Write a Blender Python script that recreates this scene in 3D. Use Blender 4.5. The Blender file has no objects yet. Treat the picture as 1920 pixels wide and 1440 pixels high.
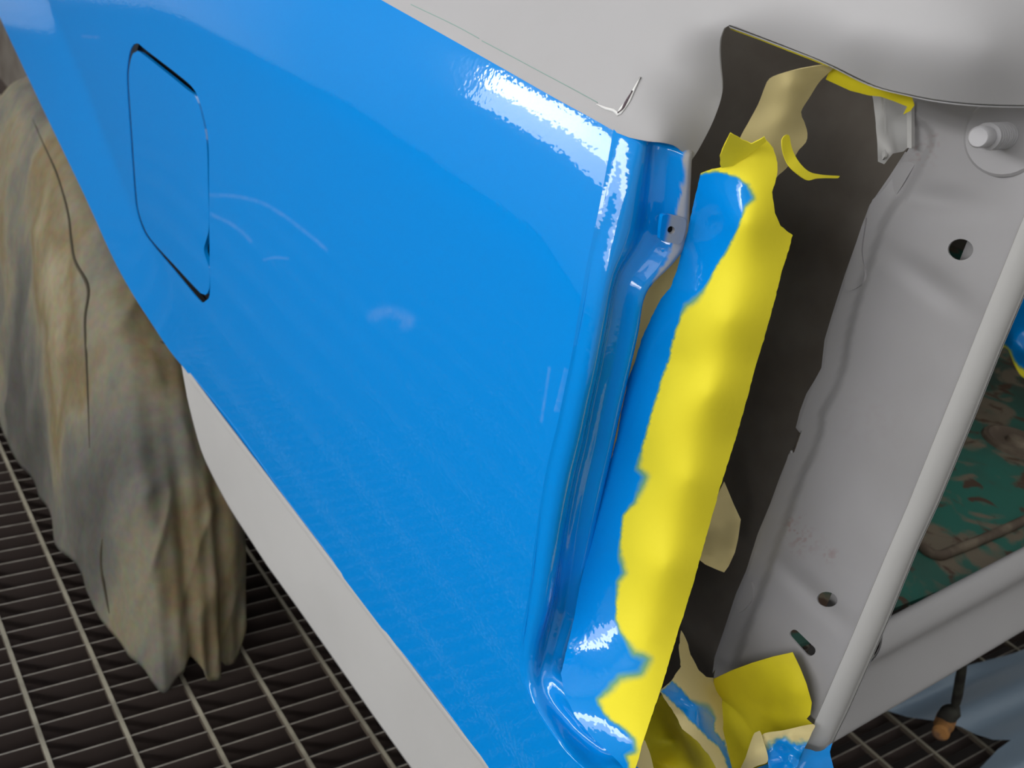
import bpy, math, random
import numpy as np
from mathutils import Matrix, Vector
from mathutils.geometry import delaunay_2d_cdt

random.seed(3)
scene = bpy.context.scene
COL = scene.collection

# ------------------------------------------------------------------ camera
# world: X runs into the car (across it), Y runs forward along the car side, Z is up, metres
F = 2000.0
FWD = Vector((0.571, 0.695, -0.437)).normalized()
UPC = Vector((0.117, 0.459, 0.881)); UPC = (UPC - FWD * UPC.dot(FWD)).normalized()
RGT = FWD.cross(UPC).normalized()
EYE = Vector((0.0, 0.0, 1.0))
cam_d = bpy.data.cameras.new('camera')
cam = bpy.data.objects.new('camera', cam_d); COL.objects.link(cam)
cam_d.sensor_width = 36.0; cam_d.lens = F / 1920.0 * 36.0
cam_d.clip_start = 0.01; cam_d.clip_end = 60
cam.matrix_world = Matrix(((RGT.x, UPC.x, -FWD.x, EYE.x), (RGT.y, UPC.y, -FWD.y, EYE.y), (RGT.z, UPC.z, -FWD.z, EYE.z), (0, 0, 0, 1)))
cam_d.dof.use_dof = True; cam_d.dof.focus_distance = 0.66; cam_d.dof.aperture_fstop = 14.0
scene.camera = cam

# ------------------------------------------------------------------ world, exposure, booth lights
scene.view_settings.view_transform = 'Standard'; scene.view_settings.look = 'None'
scene.view_settings.gamma = 1.0; scene.view_settings.use_curve_mapping = False
scene.view_settings.exposure = 0.0
scene.cycles.max_bounces = 6; scene.cycles.diffuse_bounces = 3; scene.cycles.glossy_bounces = 3; scene.cycles.transparent_max_bounces = 6
scene.cycles.caustics_reflective = False; scene.cycles.caustics_refractive = False
scene.cycles.use_adaptive_sampling = True; scene.cycles.adaptive_threshold = 0.04
w = bpy.data.worlds.new('booth_world'); scene.world = w; w.use_nodes = True
w.node_tree.nodes['Background'].inputs[0].default_value = (0.75, 0.78, 0.8, 1)
w.node_tree.nodes['Background'].inputs[1].default_value = 0.25
TUBE_POWER = 15.0     # emission strength of the fluorescent tubes in the side-wall fixtures
REFL_POWER = 5.0      # the diffuser below the tubes
# side-wall fixtures: wall, centre y, centre z, length
FIXTURES = [('left', 3.50, 1.40, 1.46), ('left', 2.04, 1.40, 1.46), ('left', 0.58, 1.40, 1.46), ('left', -0.88, 1.40, 1.46), ('right', 2.0, 1.6, 2.4)]
CEIL_PANELS = [(-0.9, -0.8), (-0.9, 2.2), (1.5, -0.8), (1.5, 2.2)]
CEIL_POWER = 1.8

# ------------------------------------------------------------------ small maths
R3 = np.array(RGT); U3 = np.array(UPC); F3 = np.array(FWD); E3 = np.array(EYE)

def ray(p):
    p = np.atleast_2d(np.asarray(p, float))
    return F3 + ((p[:, :1] - 960) / F) * R3 - ((p[:, 1:2] - 720) / F) * U3

def at(px, py, **k):
    """pixel -> depth along the view ray on a plane x=, y= or z= (or a given t)"""
    r = ray((px, py))[0]
    if 't' in k: return k['t']
    if 'x' in k: return (k['x'] - E3[0]) / r[0]
    if 'y' in k: return (k['y'] - E3[1]) / r[1]
    return (k['z'] - E3[2]) / r[2]

def pt(px, py, **k):
    return E3 + ray((px, py))[0] * at(px, py, **k)

def project(P):
    d = np.atleast_2d(P) - E3
    z = d @ F3
    return np.stack([960 + F * (d @ R3) / z, 720 - F * (d @ U3) / z], 1)

def sstep(a, b, x):
    t = np.clip((x - a) / (b - a), 0, 1); return t * t * (3 - 2 * t)

def vnoise(p, seed=0):
    """smooth value noise on 2-D points, -1..1"""
    p = np.asarray(p, float); i = np.floor(p).astype(np.int64); f = p - i; f = f * f * (3 - 2 * f)
    def h(a, b):
        n = (a * 374761393 + b * 668265263 + seed * 974634777) & 0x7fffffff
        n = ((n ^ (n >> 13)) * 1274126177) & 0x7fffffff
        return ((n ^ (n >> 16)) & 0xffff) / 32767.5 - 1
    a, b = i[:, 0], i[:, 1]
    return (h(a, b) * (1 - f[:, 0]) + h(a + 1, b) * f[:, 0]) * (1 - f[:, 1]) + (h(a, b + 1) * (1 - f[:, 0]) + h(a + 1, b + 1) * f[:, 0]) * f[:, 1]

def spline(pts, step, closed=False):
    """Catmull-Rom through the points, resampled at about step"""
    P = np.asarray(pts, float); n = len(P); out = []
    for k in range(n if closed else n - 1):
        if closed: p0, p1, p2, p3 = P[(k - 1) % n], P[k], P[(k + 1) % n], P[(k + 2) % n]
        else: p0, p1, p2, p3 = P[max(k - 1, 0)], P[k], P[k + 1], P[min(k + 2, n - 1)]
        m = max(1, int(np.linalg.norm(p2 - p1) / step))
        for j in range(m):
            t = j / m
            out.append(0.5 * (2 * p1 + (p2 - p0) * t + (2 * p0 - 5 * p1 + 4 * p2 - p3) * t * t + (3 * p1 - p0 - 3 * p2 + p3) * t ** 3))
    if not closed: out.append(P[-1])
    return np.array(out)

def linear(pts, step, closed=True):
    P = np.asarray(pts, float); n = len(P); out = []
    for k in range(n if closed else n - 1):
        a, b = P[k], P[(k + 1) % n]; m = max(1, int(np.linalg.norm(b - a) / step))
        for j in range(m): out.append(a + (b - a) * j / m)
    if not closed: out.append(P[-1])
    return np.array(out)

def inside(poly, q):
    poly = np.asarray(poly); q = np.asarray(q); c = np.zeros(len(q), bool); n = len(poly)
    for k in range(n):
        a, b = poly[k], poly[(k + 1) % n]
        if a[1] == b[1]: continue
        m = ((a[1] > q[:, 1]) != (b[1] > q[:, 1])) & (q[:, 0] < (b[0] - a[0]) * (q[:, 1] - a[1]) / (b[1] - a[1]) + a[0])
        c ^= m
    return c

def dist_to(line, q, closed=True):
    line = np.asarray(line, float); q = np.asarray(q, float); d = np.full(len(q), 1e9); n = len(line)
    for k in range(n if closed else n - 1):
        a, b = line[k], line[(k + 1) % n]; ab = b - a; L = max(ab @ ab, 1e-12)
        t = np.clip(((q - a) @ ab) / L, 0, 1)
        d = np.minimum(d, np.linalg.norm(q - a - t[:, None] * ab, axis=1))
    return d

def tps(ctrl):
    """thin-plate spline through (u, v, value)"""
    C = np.asarray(ctrl, float); x = C[:, :2] / 500.0; n = len(C)
    def phi(r2): return np.where(r2 > 1e-12, r2 * np.log(np.maximum(r2, 1e-12)), 0)
    if n == 3:
        co = np.linalg.solve(np.c_[np.ones(3), x], C[:, 2])
        return lambda q: np.c_[np.ones(len(q)), q / 500.0] @ co
    K = phi(((x[:, None] - x[None]) ** 2).sum(2)); Pm = np.c_[np.ones(n), x]
    A = np.block([[K + 1e-9 * np.eye(n), Pm], [Pm.T, np.zeros((3, 3))]])
    s = np.linalg.solve(A, np.r_[C[:, 2], 0, 0, 0])
    def f(q):
        q = np.asarray(q) / 500.0
        return phi(((q[:, None] - x[None]) ** 2).sum(2)) @ s[:n] + np.c_[np.ones(len(q)), q] @ s[n:]
    return f

# ------------------------------------------------------------------ materials
def new_mat(name):
    m = bpy.data.materials.new(name); m.use_nodes = True
    return m, m.node_tree.nodes, m.node_tree.links, m.node_tree.nodes['Principled BSDF']

def rgb(*c):
    return tuple(((v / 255) / 12.92 if v / 255 <= 0.04045 else ((v / 255 + 0.055) / 1.055) ** 2.4) for v in c) + (1,)

def simple(name, col, rough=0.5, metal=0.0, spec=0.5, noise=None, bump=None, coat=0.0):
    """noise = (scale, second colour, lo, hi); bump = (scale, strength)"""
    m, N, L, b = new_mat(name)
    b.inputs['Base Color'].default_value = col; b.inputs['Roughness'].default_value = rough
    b.inputs['Metallic'].default_value = metal; b.inputs['Specular IOR Level'].default_value = spec
    b.inputs['Coat Weight'].default_value = coat; b.inputs['Coat Roughness'].default_value = 0.03
    tc = N.new('ShaderNodeTexCoord')
    if noise:
        t = N.new('ShaderNodeTexNoise'); t.inputs['Scale'].default_value = noise[0]; t.inputs['Detail'].default_value = 5
        r = N.new('ShaderNodeMapRange'); r.inputs[1].default_value = noise[2]; r.inputs[2].default_value = noise[3]
        x = N.new('ShaderNodeMix'); x.data_type = 'RGBA'; x.inputs[6].default_value = col; x.inputs[7].default_value = noise[1]
        L.new(tc.outputs['Object'], t.inputs['Vector']); L.new(t.outputs[0], r.inputs[0]); L.new(r.outputs[0], x.inputs[0]); L.new(x.outputs[2], b.inputs['Base Color'])
    if bump:
        t = N.new('ShaderNodeTexNoise'); t.inputs['Scale'].default_value = bump[0]; t.inputs['Detail'].default_value = 3
        bp = N.new('ShaderNodeBump'); bp.inputs['Strength'].default_value = bump[1]; bp.inputs['Distance'].default_value = 0.002
        L.new(tc.outputs['Object'], t.inputs['Vector']); L.new(t.outputs[0], bp.inputs['Height']); L.new(bp.outputs[0], b.inputs['Normal'])
    return m

BLUE = (0.001, 0.275, 0.80, 1)

def orange_peel(N, L, b, scale=260, strength=0.06):
    tc = N.new('ShaderNodeTexCoord'); t = N.new('ShaderNodeTexNoise'); t.inputs['Scale'].default_value = scale; t.inputs['Detail'].default_value = 1
    bp = N.new('ShaderNodeBump'); bp.inputs['Strength'].default_value = strength; bp.inputs['Distance'].default_value = 0.001
    L.new(tc.outputs['Object'], t.inputs['Vector']); L.new(t.outputs[0], bp.inputs['Height'])
    L.new(bp.outputs[0], b.inputs['Normal']); L.new(bp.outputs[0], b.inputs['Coat Normal'])

def paint_mat(name, under, rough_under, mid=None, peel=0.06, pale_mark=False):
    """under-colour with glossy blue enamel where the point attribute 'paint' says so"""
    m, N, L, b = new_mat(name)
    a = N.new('ShaderNodeAttribute'); a.attribute_name = 'paint'
    x = N.new('ShaderNodeMix'); x.data_type = 'RGBA'; x.inputs[6].default_value = under; x.inputs[7].default_value = BLUE
    L.new(a.outputs['Fac'], x.inputs[0]); out = x.outputs[2]
    if mid:                                   # thin overspray: the blue mixes with the paper colour
        cr = N.new('ShaderNodeValToRGB'); e = cr.color_ramp.elements
        e[0].position = 0.0; e[0].color = under; e[1].position = 0.85; e[1].color = BLUE; q = e.new(0.42); q.color = mid
        L.new(a.outputs['Fac'], cr.inputs[0]); out = cr.outputs[0]
    if pale_mark:
        a2 = N.new('ShaderNodeAttribute'); a2.attribute_name = 'pale_mark'
        y = N.new('ShaderNodeMix'); y.data_type = 'RGBA'; y.inputs[7].default_value = (0.25, 0.42, 0.8, 1)
        L.new(a2.outputs['Fac'], y.inputs[0]); L.new(out, y.inputs[6]); out = y.outputs[2]
    L.new(out, b.inputs['Base Color'])
    r = N.new('ShaderNodeMapRange'); r.inputs[3].default_value = rough_under; r.inputs[4].default_value = 0.12
    L.new(a.outputs['Fac'], r.inputs[0]); L.new(r.outputs[0], b.inputs['Roughness'])
    p = N.new('ShaderNodeMath'); p.operation = 'POWER'; p.inputs[1].default_value = 6.0
    L.new(a.outputs['Fac'], p.inputs[0]); L.new(p.outputs[0], b.inputs['Coat Weight'])
    b.inputs['Coat Roughness'].default_value = 0.02; b.inputs['Coat IOR'].default_value = 1.45
    b.inputs['Specular IOR Level'].default_value = 0.12
    if peel: orange_peel(N, L, b, strength=peel)
    return m

M = {}
M['blue'] = paint_mat('blue_enamel', BLUE, 0.12, pale_mark=True, peel=0.05)
M['primer'] = simple('grey_primer', (0.46, 0.45, 0.45, 1), 0.55, spec=0.25, noise=(4, (0.43, 0.42, 0.415, 1), 0.4, 0.65))
M['primer_jamb'] = paint_mat('primer_jamb', (0.46, 0.45, 0.45, 1), 0.55, peel=0.10)
def stained_primer():
    m = simple('inner_primer_with_rust_marks', (0.37, 0.36, 0.365, 1), 0.5, spec=0.3, noise=(9, (0.33, 0.32, 0.32, 1), 0.42, 0.68))
    N, L = m.node_tree.nodes, m.node_tree.links; b = N['Principled BSDF']; src = b.inputs['Base Color'].links[0].from_socket
    a = N.new('ShaderNodeAttribute'); a.attribute_name = 'stain'; x = N.new('ShaderNodeMix'); x.data_type = 'RGBA'; x.inputs[7].default_value = (0.22, 0.085, 0.05, 1)
    L.new(src, x.inputs[6]); L.new(a.outputs['Fac'], x.inputs[0]); L.new(x.outputs[2], b.inputs['Base Color']); return m
M['primer_light'] = simple('light_primer', (0.56, 0.55, 0.53, 1), 0.5, spec=0.25, noise=(6, (0.53, 0.52, 0.50, 1), 0.4, 0.65))
M['primer_pillar'] = stained_primer()
M['primer_in'] = simple('inner_primer', (0.37, 0.36, 0.365, 1), 0.5, spec=0.3, noise=(9, (0.33, 0.32, 0.32, 1), 0.42, 0.68))
M['paper'] = paint_mat('yellow_masking_paper', (0.93, 0.80, 0.04, 1), 0.6, mid=(0.20, 0.42, 0.22, 1), peel=0.12)
M['paper_dark'] = simple('yellow_paper_face', (0.78, 0.66, 0.02, 1), 0.55, spec=0.3, noise=(30, (0.72, 0.60, 0.02, 1), 0.4, 0.6))
M['paper_back'] = paint_mat('beige_paper_back', (0.78, 0.65, 0.31, 1), 0.65, mid=(0.24, 0.42, 0.36, 1), peel=0.1)
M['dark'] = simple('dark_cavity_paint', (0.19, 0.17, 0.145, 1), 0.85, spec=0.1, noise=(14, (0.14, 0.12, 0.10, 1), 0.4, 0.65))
M['black'] = simple('black_gap', (0.012, 0.012, 0.013, 1), 0.8, spec=0.1)
def grate_mat(name, top, side, scale):
    """steel in a lighter colour on upward faces and a darker brown on the flanks"""
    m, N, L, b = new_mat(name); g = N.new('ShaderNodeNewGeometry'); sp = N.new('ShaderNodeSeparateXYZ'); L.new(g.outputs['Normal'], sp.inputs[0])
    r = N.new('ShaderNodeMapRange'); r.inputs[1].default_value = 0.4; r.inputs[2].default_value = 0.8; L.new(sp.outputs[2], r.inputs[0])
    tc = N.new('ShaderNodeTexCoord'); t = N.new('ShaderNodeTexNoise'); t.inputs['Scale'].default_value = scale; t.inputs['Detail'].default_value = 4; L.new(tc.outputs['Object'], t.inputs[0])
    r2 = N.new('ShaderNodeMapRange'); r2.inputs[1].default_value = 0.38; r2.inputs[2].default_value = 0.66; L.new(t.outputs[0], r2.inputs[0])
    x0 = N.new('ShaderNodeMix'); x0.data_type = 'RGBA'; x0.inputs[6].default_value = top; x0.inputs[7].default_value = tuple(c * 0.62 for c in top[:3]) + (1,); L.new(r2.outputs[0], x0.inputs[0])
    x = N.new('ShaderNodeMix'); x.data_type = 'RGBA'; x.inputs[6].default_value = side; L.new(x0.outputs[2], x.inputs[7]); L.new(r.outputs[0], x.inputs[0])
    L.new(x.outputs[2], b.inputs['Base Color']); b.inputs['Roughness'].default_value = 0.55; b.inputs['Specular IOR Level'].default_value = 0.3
    return m
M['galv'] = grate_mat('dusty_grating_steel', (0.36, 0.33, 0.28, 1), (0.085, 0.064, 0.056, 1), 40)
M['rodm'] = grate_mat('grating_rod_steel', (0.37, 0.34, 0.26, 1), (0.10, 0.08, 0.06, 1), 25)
M['pit'] = simple('pit_concrete', (0.03, 0.026, 0.024, 1), 0.9, spec=0.1)
M['wall'] = simple('booth_wall_paint', (0.72, 0.72, 0.70, 1), 0.6, noise=(3, (0.66, 0.66, 0.64, 1), 0.4, 0.7))
M['ceil'] = simple('booth_ceiling', (0.75, 0.75, 0.74, 1), 0.7)
M['fixture'] = simple('fixture_housing', (0.6, 0.6, 0.6, 1), 0.5)

def emit(name, col, s):
    m, N, L, b = new_mat(name)
    b.inputs['Base Color'].default_value = (0.8, 0.8, 0.8, 1)
    b.inputs['Emission Color'].default_value = col; b.inputs['Emission Strength'].default_value = s
    return m
M['tube'] = emit('fluorescent_face', (0.985, 0.985, 1.0, 1), TUBE_POWER)
M['refl'] = emit('fixture_diffuser', (0.97, 0.98, 1.0, 1), REFL_POWER)
M['panel_light'] = emit('ceiling_light_face', (0.985, 0.985, 1.0, 1), CEIL_POWER)

def canvas_mat():
    m, N, L, b = new_mat('overspray_canvas')
    tc = N.new('ShaderNodeTexCoord')
    mp = N.new('ShaderNodeMapping'); mp.inputs['Scale'].default_value = (1, 1, 0.45); L.new(tc.outputs['Object'], mp.inputs[0])
    t = N.new('ShaderNodeTexNoise'); t.inputs['Scale'].default_value = 5; t.inputs['Detail'].default_value = 5; L.new(mp.outputs[0], t.inputs['Vector'])
    cr = N.new('ShaderNodeValToRGB'); e = cr.color_ramp.elements
    e[0].position = 0.34; e[0].color = (0.10, 0.096, 0.082, 1); e[1].position = 0.70; e[1].color = (0.36, 0.315, 0.20, 1)
    for p, c in ((0.45, (0.165, 0.158, 0.130, 1)), (0.53, (0.25, 0.222, 0.15, 1)), (0.60, (0.215, 0.165, 0.085, 1))):
        q = e.new(p); q.color = c
    for q in cr.color_ramp.elements: q.color = tuple(v * 0.86 for v in q.color[:3]) + (1,)
    L.new(t.outputs[0], cr.inputs[0])
    t2 = N.new('ShaderNodeTexNoise'); t2.inputs['Scale'].default_value = 90; L.new(tc.outputs['Object'], t2.inputs['Vector'])
    x = N.new('ShaderNodeMix'); x.data_type = 'RGBA'; x.blend_type = 'OVERLAY'; x.inputs[0].default_value = 0.25
    L.new(cr.outputs[0], x.inputs[6]); L.new(t2.outputs[1], x.inputs[7]); L.new(x.outputs[2], b.inputs['Base Color'])
    b.inputs['Roughness'].default_value = 0.75; b.inputs['Specular IOR Level'].default_value = 0.25
    bp = N.new('ShaderNodeBump'); bp.inputs['Strength'].default_value = 0.35; bp.inputs['Distance'].default_value = 0.006
    t3 = N.new('ShaderNodeTexNoise'); t3.inputs['Scale'].default_value = 28; t3.inputs['Detail'].default_value = 4; L.new(mp.outputs[0], t3.inputs['Vector'])
    L.new(t3.outputs[0], bp.inputs['Height']); L.new(bp.outputs[0], b.inputs['Normal'])
    return m
M['canvas'] = canvas_mat()
M['seam'] = simple('dirty_canvas_seam', (0.075, 0.065, 0.045, 1), 0.9, spec=0.1)

def rust_floor_mat():
    m, N, L, b = new_mat('old_green_paint_with_rust')
    tc = N.new('ShaderNodeTexCoord')
    def noise(scale, det=6, dist=0.0):
        t = N.new('ShaderNodeTexNoise'); t.inputs['Scale'].default_value = scale; t.inputs['Detail'].default_value = det; t.inputs['Distortion'].default_value = dist
        L.new(tc.outputs['Object'], t.inputs['Vector']); return t.outputs[0]
    def mixc(fac, lo, hi, prev, col):
        r = N.new('ShaderNodeMapRange'); r.inputs[1].default_value = lo; r.inputs[2].default_value = hi; L.new(fac, r.inputs[0])
        x = N.new('ShaderNodeMix'); x.data_type = 'RGBA'; x.inputs[7].default_value = col; L.new(r.outputs[0], x.inputs[0])
        if isinstance(prev, tuple): x.inputs[6].default_value = prev
        else: L.new(prev, x.inputs[6])
        return x.outputs[2]
    c = mixc(noise(5), 0.4, 0.62, (0.028, 0.155, 0.115, 1), (0.05, 0.085, 0.065, 1))
    c = mixc(noise(17, 9, 0.7), 0.525, 0.61, c, (0.18, 0.15, 0.105, 1))
    c = mixc(noise(34, 8, 0.6), 0.55, 0.63, c, (0.085, 0.05, 0.032, 1))
    L.new(c, b.inputs['Base Color']); b.inputs['Roughness'].default_value = 0.6; b.inputs['Specular IOR Level'].default_value = 0.3
    return m
M['rustfloor'] = rust_floor_mat()
M['rustbead'] = simple('dirty_seam_sealer', (0.11, 0.08, 0.055, 1), 0.8, noise=(30, (0.20, 0.16, 0.11, 1), 0.4, 0.6))
M['rusty'] = simple('rust', (0.40, 0.19, 0.06, 1), 0.8, spec=0.2, noise=(60, (0.20, 0.11, 0.06, 1), 0.42, 0.6))
M['rubber'] = simple('dirty_rubber', (0.05, 0.05, 0.04, 1), 0.85, spec=0.2, noise=(50, (0.03, 0.028, 0.024, 1), 0.4, 0.6))
M['stud'] = simple('primed_steel', (0.50, 0.49, 0.50, 1), 0.45, spec=0.4)
M['whitelip'] = simple('cracked_filler', (0.80, 0.79, 0.76, 1), 0.6)
M['crack'] = simple('crack_shadow', (0.10, 0.07, 0.08, 1), 0.9)
M['greenline'] = simple('green_guide_coat', (0.28, 0.42, 0.37, 1), 0.6)

def film_mat():
    m, N, L, b = new_mat('clear_plastic_film')
    b.inputs['Base Color'].default_value = (0.34, 0.45, 0.56, 1); b.inputs['Roughness'].default_value = 0.25
    b.inputs['Alpha'].default_value = 0.66; b.inputs['Specular IOR Level'].default_value = 0.6
    return m
M['film'] = film_mat()

# ------------------------------------------------------------------ mesh builders
def link(name, me, mat, parent=None):
    o = bpy.data.objects.new(name, me); COL.objects.link(o)
    for x in (mat if isinstance(mat, (list, tuple)) else [mat]): me.materials.append(x)
    if parent: o.parent = parent
    return o

def tag(o, label=None, cat=None, group=None, kind=None):
    for k, v in (('label', label), ('category', cat), ('group', group), ('kind', kind)):
        if v: o[k] = v
    return o

def empty(name, loc, **k):
    o = bpy.data.objects.new(name, None); COL.objects.link(o); o.location = loc; o.empty_display_size = 0.1
    return tag(o, **k)

def attach(o, parent):
    o.parent = parent; o.matrix_parent_inverse = Matrix.Translation(-world_loc(parent)); return o

def world_loc(o):
    v = o.location.copy(); p = o.parent
    while p: v = v + p.location; p = p.parent
    return v

def raw_mesh(name, V, Fc, mat, parent=None, normals=None, attrs=None, smooth=True, mat_idx=None):
    """V in world space; the object's origin goes to the parent's origin"""
    V = np.asarray(V, float); off = np.array(world_loc(parent)) if parent else np.zeros(3)
    me = bpy.data.meshes.new(name); me.from_pydata((V - off).tolist(), [], [list(map(int, f)) for f in Fc])
    if attrs:
        for k, a in attrs.items():
            at_ = me.attributes.new(k, 'FLOAT', 'POINT'); at_.data.foreach_set('value', np.asarray(a, np.float32))
    me.update()
    if smooth: me.polygons.foreach_set('use_smooth', [True] * len(me.polygons))
    if mat_idx is not None: me.polygons.foreach_set('material_index', mat_idx)
    if normals is not None: me.normals_split_custom_set_from_vertices([tuple(n) for n in normals])
    return link(name, me, mat, parent)

def triangulate(outer, holes, step, extra=None):
    """CDT of an outline with an inner point grid -> points, triangles, boundary loops (index lists)"""
    outer = np.asarray(outer); loops = [outer] + [np.asarray(h) for h in holes]
    lo, hi = outer.min(0), outer.max(0)
    gx = np.arange(lo[0], hi[0] + step, step); gy = np.arange(lo[1], hi[1] + step, step * 0.87)
    G = np.array([(x + (0.5 * step if j % 2 else 0), y) for j, y in enumerate(gy) for x in gx])
    if extra is not None and len(extra): G = np.vstack([G, extra])
    k = inside(outer, G)
    for h in loops[1:]: k &= ~inside(h, G)
    G = G[k]
    if len(G):
        d = np.full(len(G), 1e9)
        for l in loops: d = np.minimum(d, dist_to(l, G))
        G = G[d > 0.45 * step]
    P = np.vstack(loops + [G]); ed = []; base = 0
    for l in loops:
        n = len(l); ed += [(base + i, base + (i + 1) % n) for i in range(n)]; base += n
    r = delaunay_2d_cdt([Vector(p) for p in P], ed, [], 0, 1e-9)
    Q = np.array([tuple(v) for v in r[0]]); T = np.array([list(f) for f in r[2] if len(f) == 3])
    c = Q[T].mean(1); k = inside(outer, c)
    for h in loops[1:]: k &= ~inside(h, c)
    T = T[k]
    a, b, cc = Q[T[:, 0]], Q[T[:, 1]], Q[T[:, 2]]
    area = (b[:, 0] - a[:, 0]) * (cc[:, 1] - a[:, 1]) - (b[:, 1] - a[:, 1]) * (cc[:, 0] - a[:, 0])
    T[area < 0] = T[area < 0][:, ::-1]; T = T[np.abs(area) > 1e-14]
    return Q, T

def solid_from(name, Q, T, fmap, thick, mat, parent, eps, attrs=None, back_mat=None, face_to=None, rim_round=0.0):
    """front surface fmap(Q), a back at -thick along the normal and a rim; front normals are analytic"""
    P = fmap(Q); du = fmap(Q + (eps, 0)) - fmap(Q - (eps, 0)); dv = fmap(Q + (0, eps)) - fmap(Q - (0, eps))
    Nn = np.cross(du, dv); Nn /= np.maximum(np.linalg.norm(Nn, axis=1, keepdims=True), 1e-12)
    flip = np.einsum('ij,ij->i', Nn, (E3 if face_to is None else np.asarray(face_to)) - P)
    if np.median(flip) < 0: Nn = -Nn
    fn = np.cross(P[T[:, 1]] - P[T[:, 0]], P[T[:, 2]] - P[T[:, 0]])
    if np.median(np.einsum('ij,ij->i', fn, Nn[T[:, 0]])) < 0: T = T[:, ::-1]
    n = len(P); B = P - thick * Nn
    e = {}
    for t in T:
        for i in range(3):
            a, b = int(t[i]), int(t[(i + 1) % 3])
            if (b, a) in e: del e[(b, a)]
            else: e[(a, b)] = 1
    rim = list(e); V = [P, B]; nor = [Nn, -Nn]; faces = [list(t) for t in T] + [[t[0] + n, t[2] + n, t[1] + n] for t in T]
    idx = [0] * len(T) + [1 if back_mat else 0] * len(T)
    src = list(range(n)) * 2
    base = 2 * n; rv = {}
    rn = {}
    for a, b in rim:
        d = P[b] - P[a]; m = np.cross(d, Nn[a] + Nn[b]); m /= max(np.linalg.norm(m), 1e-12)
        for q in (a, b): rn[q] = rn.get(q, 0) + m
    extraV, extraN = [], []
    for q, m in rn.items():
        m = m / max(np.linalg.norm(m), 1e-12); rv[q] = base; base += 2
        extraV += [P[q], B[q]]; extraN += [m, m]; src += [q, q]
    for a, b in rim:
        faces.append([rv[b], rv[a], rv[a] + 1, rv[b] + 1]); idx.append(0)
    V = np.vstack(V + ([np.array(extraV)] if extraV else [])); nor = np.vstack(nor + ([np.array(extraN)] if extraN else []))
    at2 = {k: np.asarray(v)[src] for k, v in attrs.items()} if attrs else None
    return raw_mesh(name, V, faces, [mat] + ([back_mat] if back_mat else []), parent, nor, at2, True, idx)

def depth_map(ctrl, noise=None):
    """pixel -> world through an inverse-depth spline; ctrl rows: (px, py, {'x':..} ) ; noise = list of (pixels per cell, metres, seed)"""
    C = [(c[0], c[1], 1.0 / at(c[0], c[1], **c[2])) for c in ctrl]
    f = tps(C)
    def fm(q):
        q = np.asarray(q, float); t = 1.0 / f(q)
        if noise:
            for s, a, sd in noise: t = t + a * vnoise(q / s + 31.7, sd)
        return E3 + ray(q) * t[:, None]
    return fm

def paint_mask(q, poly, soft=4, rough=4, seed=1, softfn=None):
    d = dist_to(poly, q); d = np.where(inside(poly, q), d, -d)
    d = d + rough * (vnoise(q / 9.0, seed) * 0.6 + vnoise(q / 3.5, seed + 5) * 0.4)
    s = soft if softfn is None else softfn(q)
    return sstep(-1, 1, d / s)

def traced(name, outline, ctrl, mat, parent=None, step=9, thick=0.0015, holes=(), noise=None, paint=None, curve=True, back_mat=None, extra=None, wobble=0):
    o = spline(outline, step, True) if curve else linear(outline, step)
    if wobble: o = o + wobble * np.c_[vnoise(o / 7.0, 3), vnoise(o / 7.0, 9)]
    hs = [spline(h, step, True) for h in holes]
    Q, T = triangulate(o, hs, step, extra)
    at_ = None
    if paint is not None: at_ = {'paint': paint(Q) if callable(paint) else np.full(len(Q), float(paint))}
    return solid_from(name, Q, T, depth_map(ctrl, noise), thick, mat, parent, 0.5, at_, back_mat)

def loft(name, rows, mat, parent=None, attrs=None, thick=0.0015, flip_to=None):
    """rows[i][j] world points -> smooth open surface with thickness (via normals from the grid)"""
    G = np.asarray(rows, float); a, b = G.shape[:2]
    du = np.gradient(G, axis=0); dv = np.gradient(G, axis=1); Nn = np.cross(du, dv)
    Nn /= np.maximum(np.linalg.norm(Nn, axis=2, keepdims=True), 1e-12)
    if np.median(np.einsum('abi,abi->ab', Nn, (E3 if flip_to is None else np.asarray(flip_to)) - G)) < 0: Nn = -Nn; sw = True
    else: sw = False
    P = G.reshape(-1, 3); Nf = Nn.reshape(-1, 3); n = len(P); faces = []
    for i in range(a - 1):
        for j in range(b - 1):
            q = [i * b + j, (i + 1) * b + j, (i + 1) * b + j + 1, i * b + j + 1]
            faces.append(q[::-1] if sw else q)
    faces += [[x + n for x in f[::-1]] for f in faces]
    loop = [(0, j) for j in range(b)] + [(i, b - 1) for i in range(1, a)] + [(a - 1, j) for j in range(b - 2, -1, -1)] + [(i, 0) for i in range(a - 2, 0, -1)]
    L = [i * b + j for i, j in loop]
    for k in range(len(L)):
        p, q = L[k], L[(k + 1) % len(L)]; faces.append([p, q, q + n, p + n] if sw else [q, p, p + n, q + n])
    V = np.vstack([P, P - thick * Nf]); nor = np.vstack([Nf, -Nf])
    at2 = {k: np.r_[np.ravel(v), np.ravel(v)] for k, v in attrs.items()} if attrs else None
    return raw_mesh(name, V, faces, mat, parent, nor, at2)

def box(name, lo, hi, mat, parent=None, bevel=0.0):
    (x0, y0, z0), (x1, y1, z1) = lo, hi
    V = [(x, y, z) for x in (x0, x1) for y in (y0, y1) for z in (z0, z1)]
    Fc = [(0, 1, 3, 2), (4, 6, 7, 5), (0, 4, 5, 1), (2, 3, 7, 6), (0, 2, 6, 4), (1, 5, 7, 3)]
    o = raw_mesh(name, V, Fc, mat, parent, smooth=False)
    if bevel:
        md = o.modifiers.new('bevel', 'BEVEL'); md.width = bevel; md.segments = 2
    return o

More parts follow.
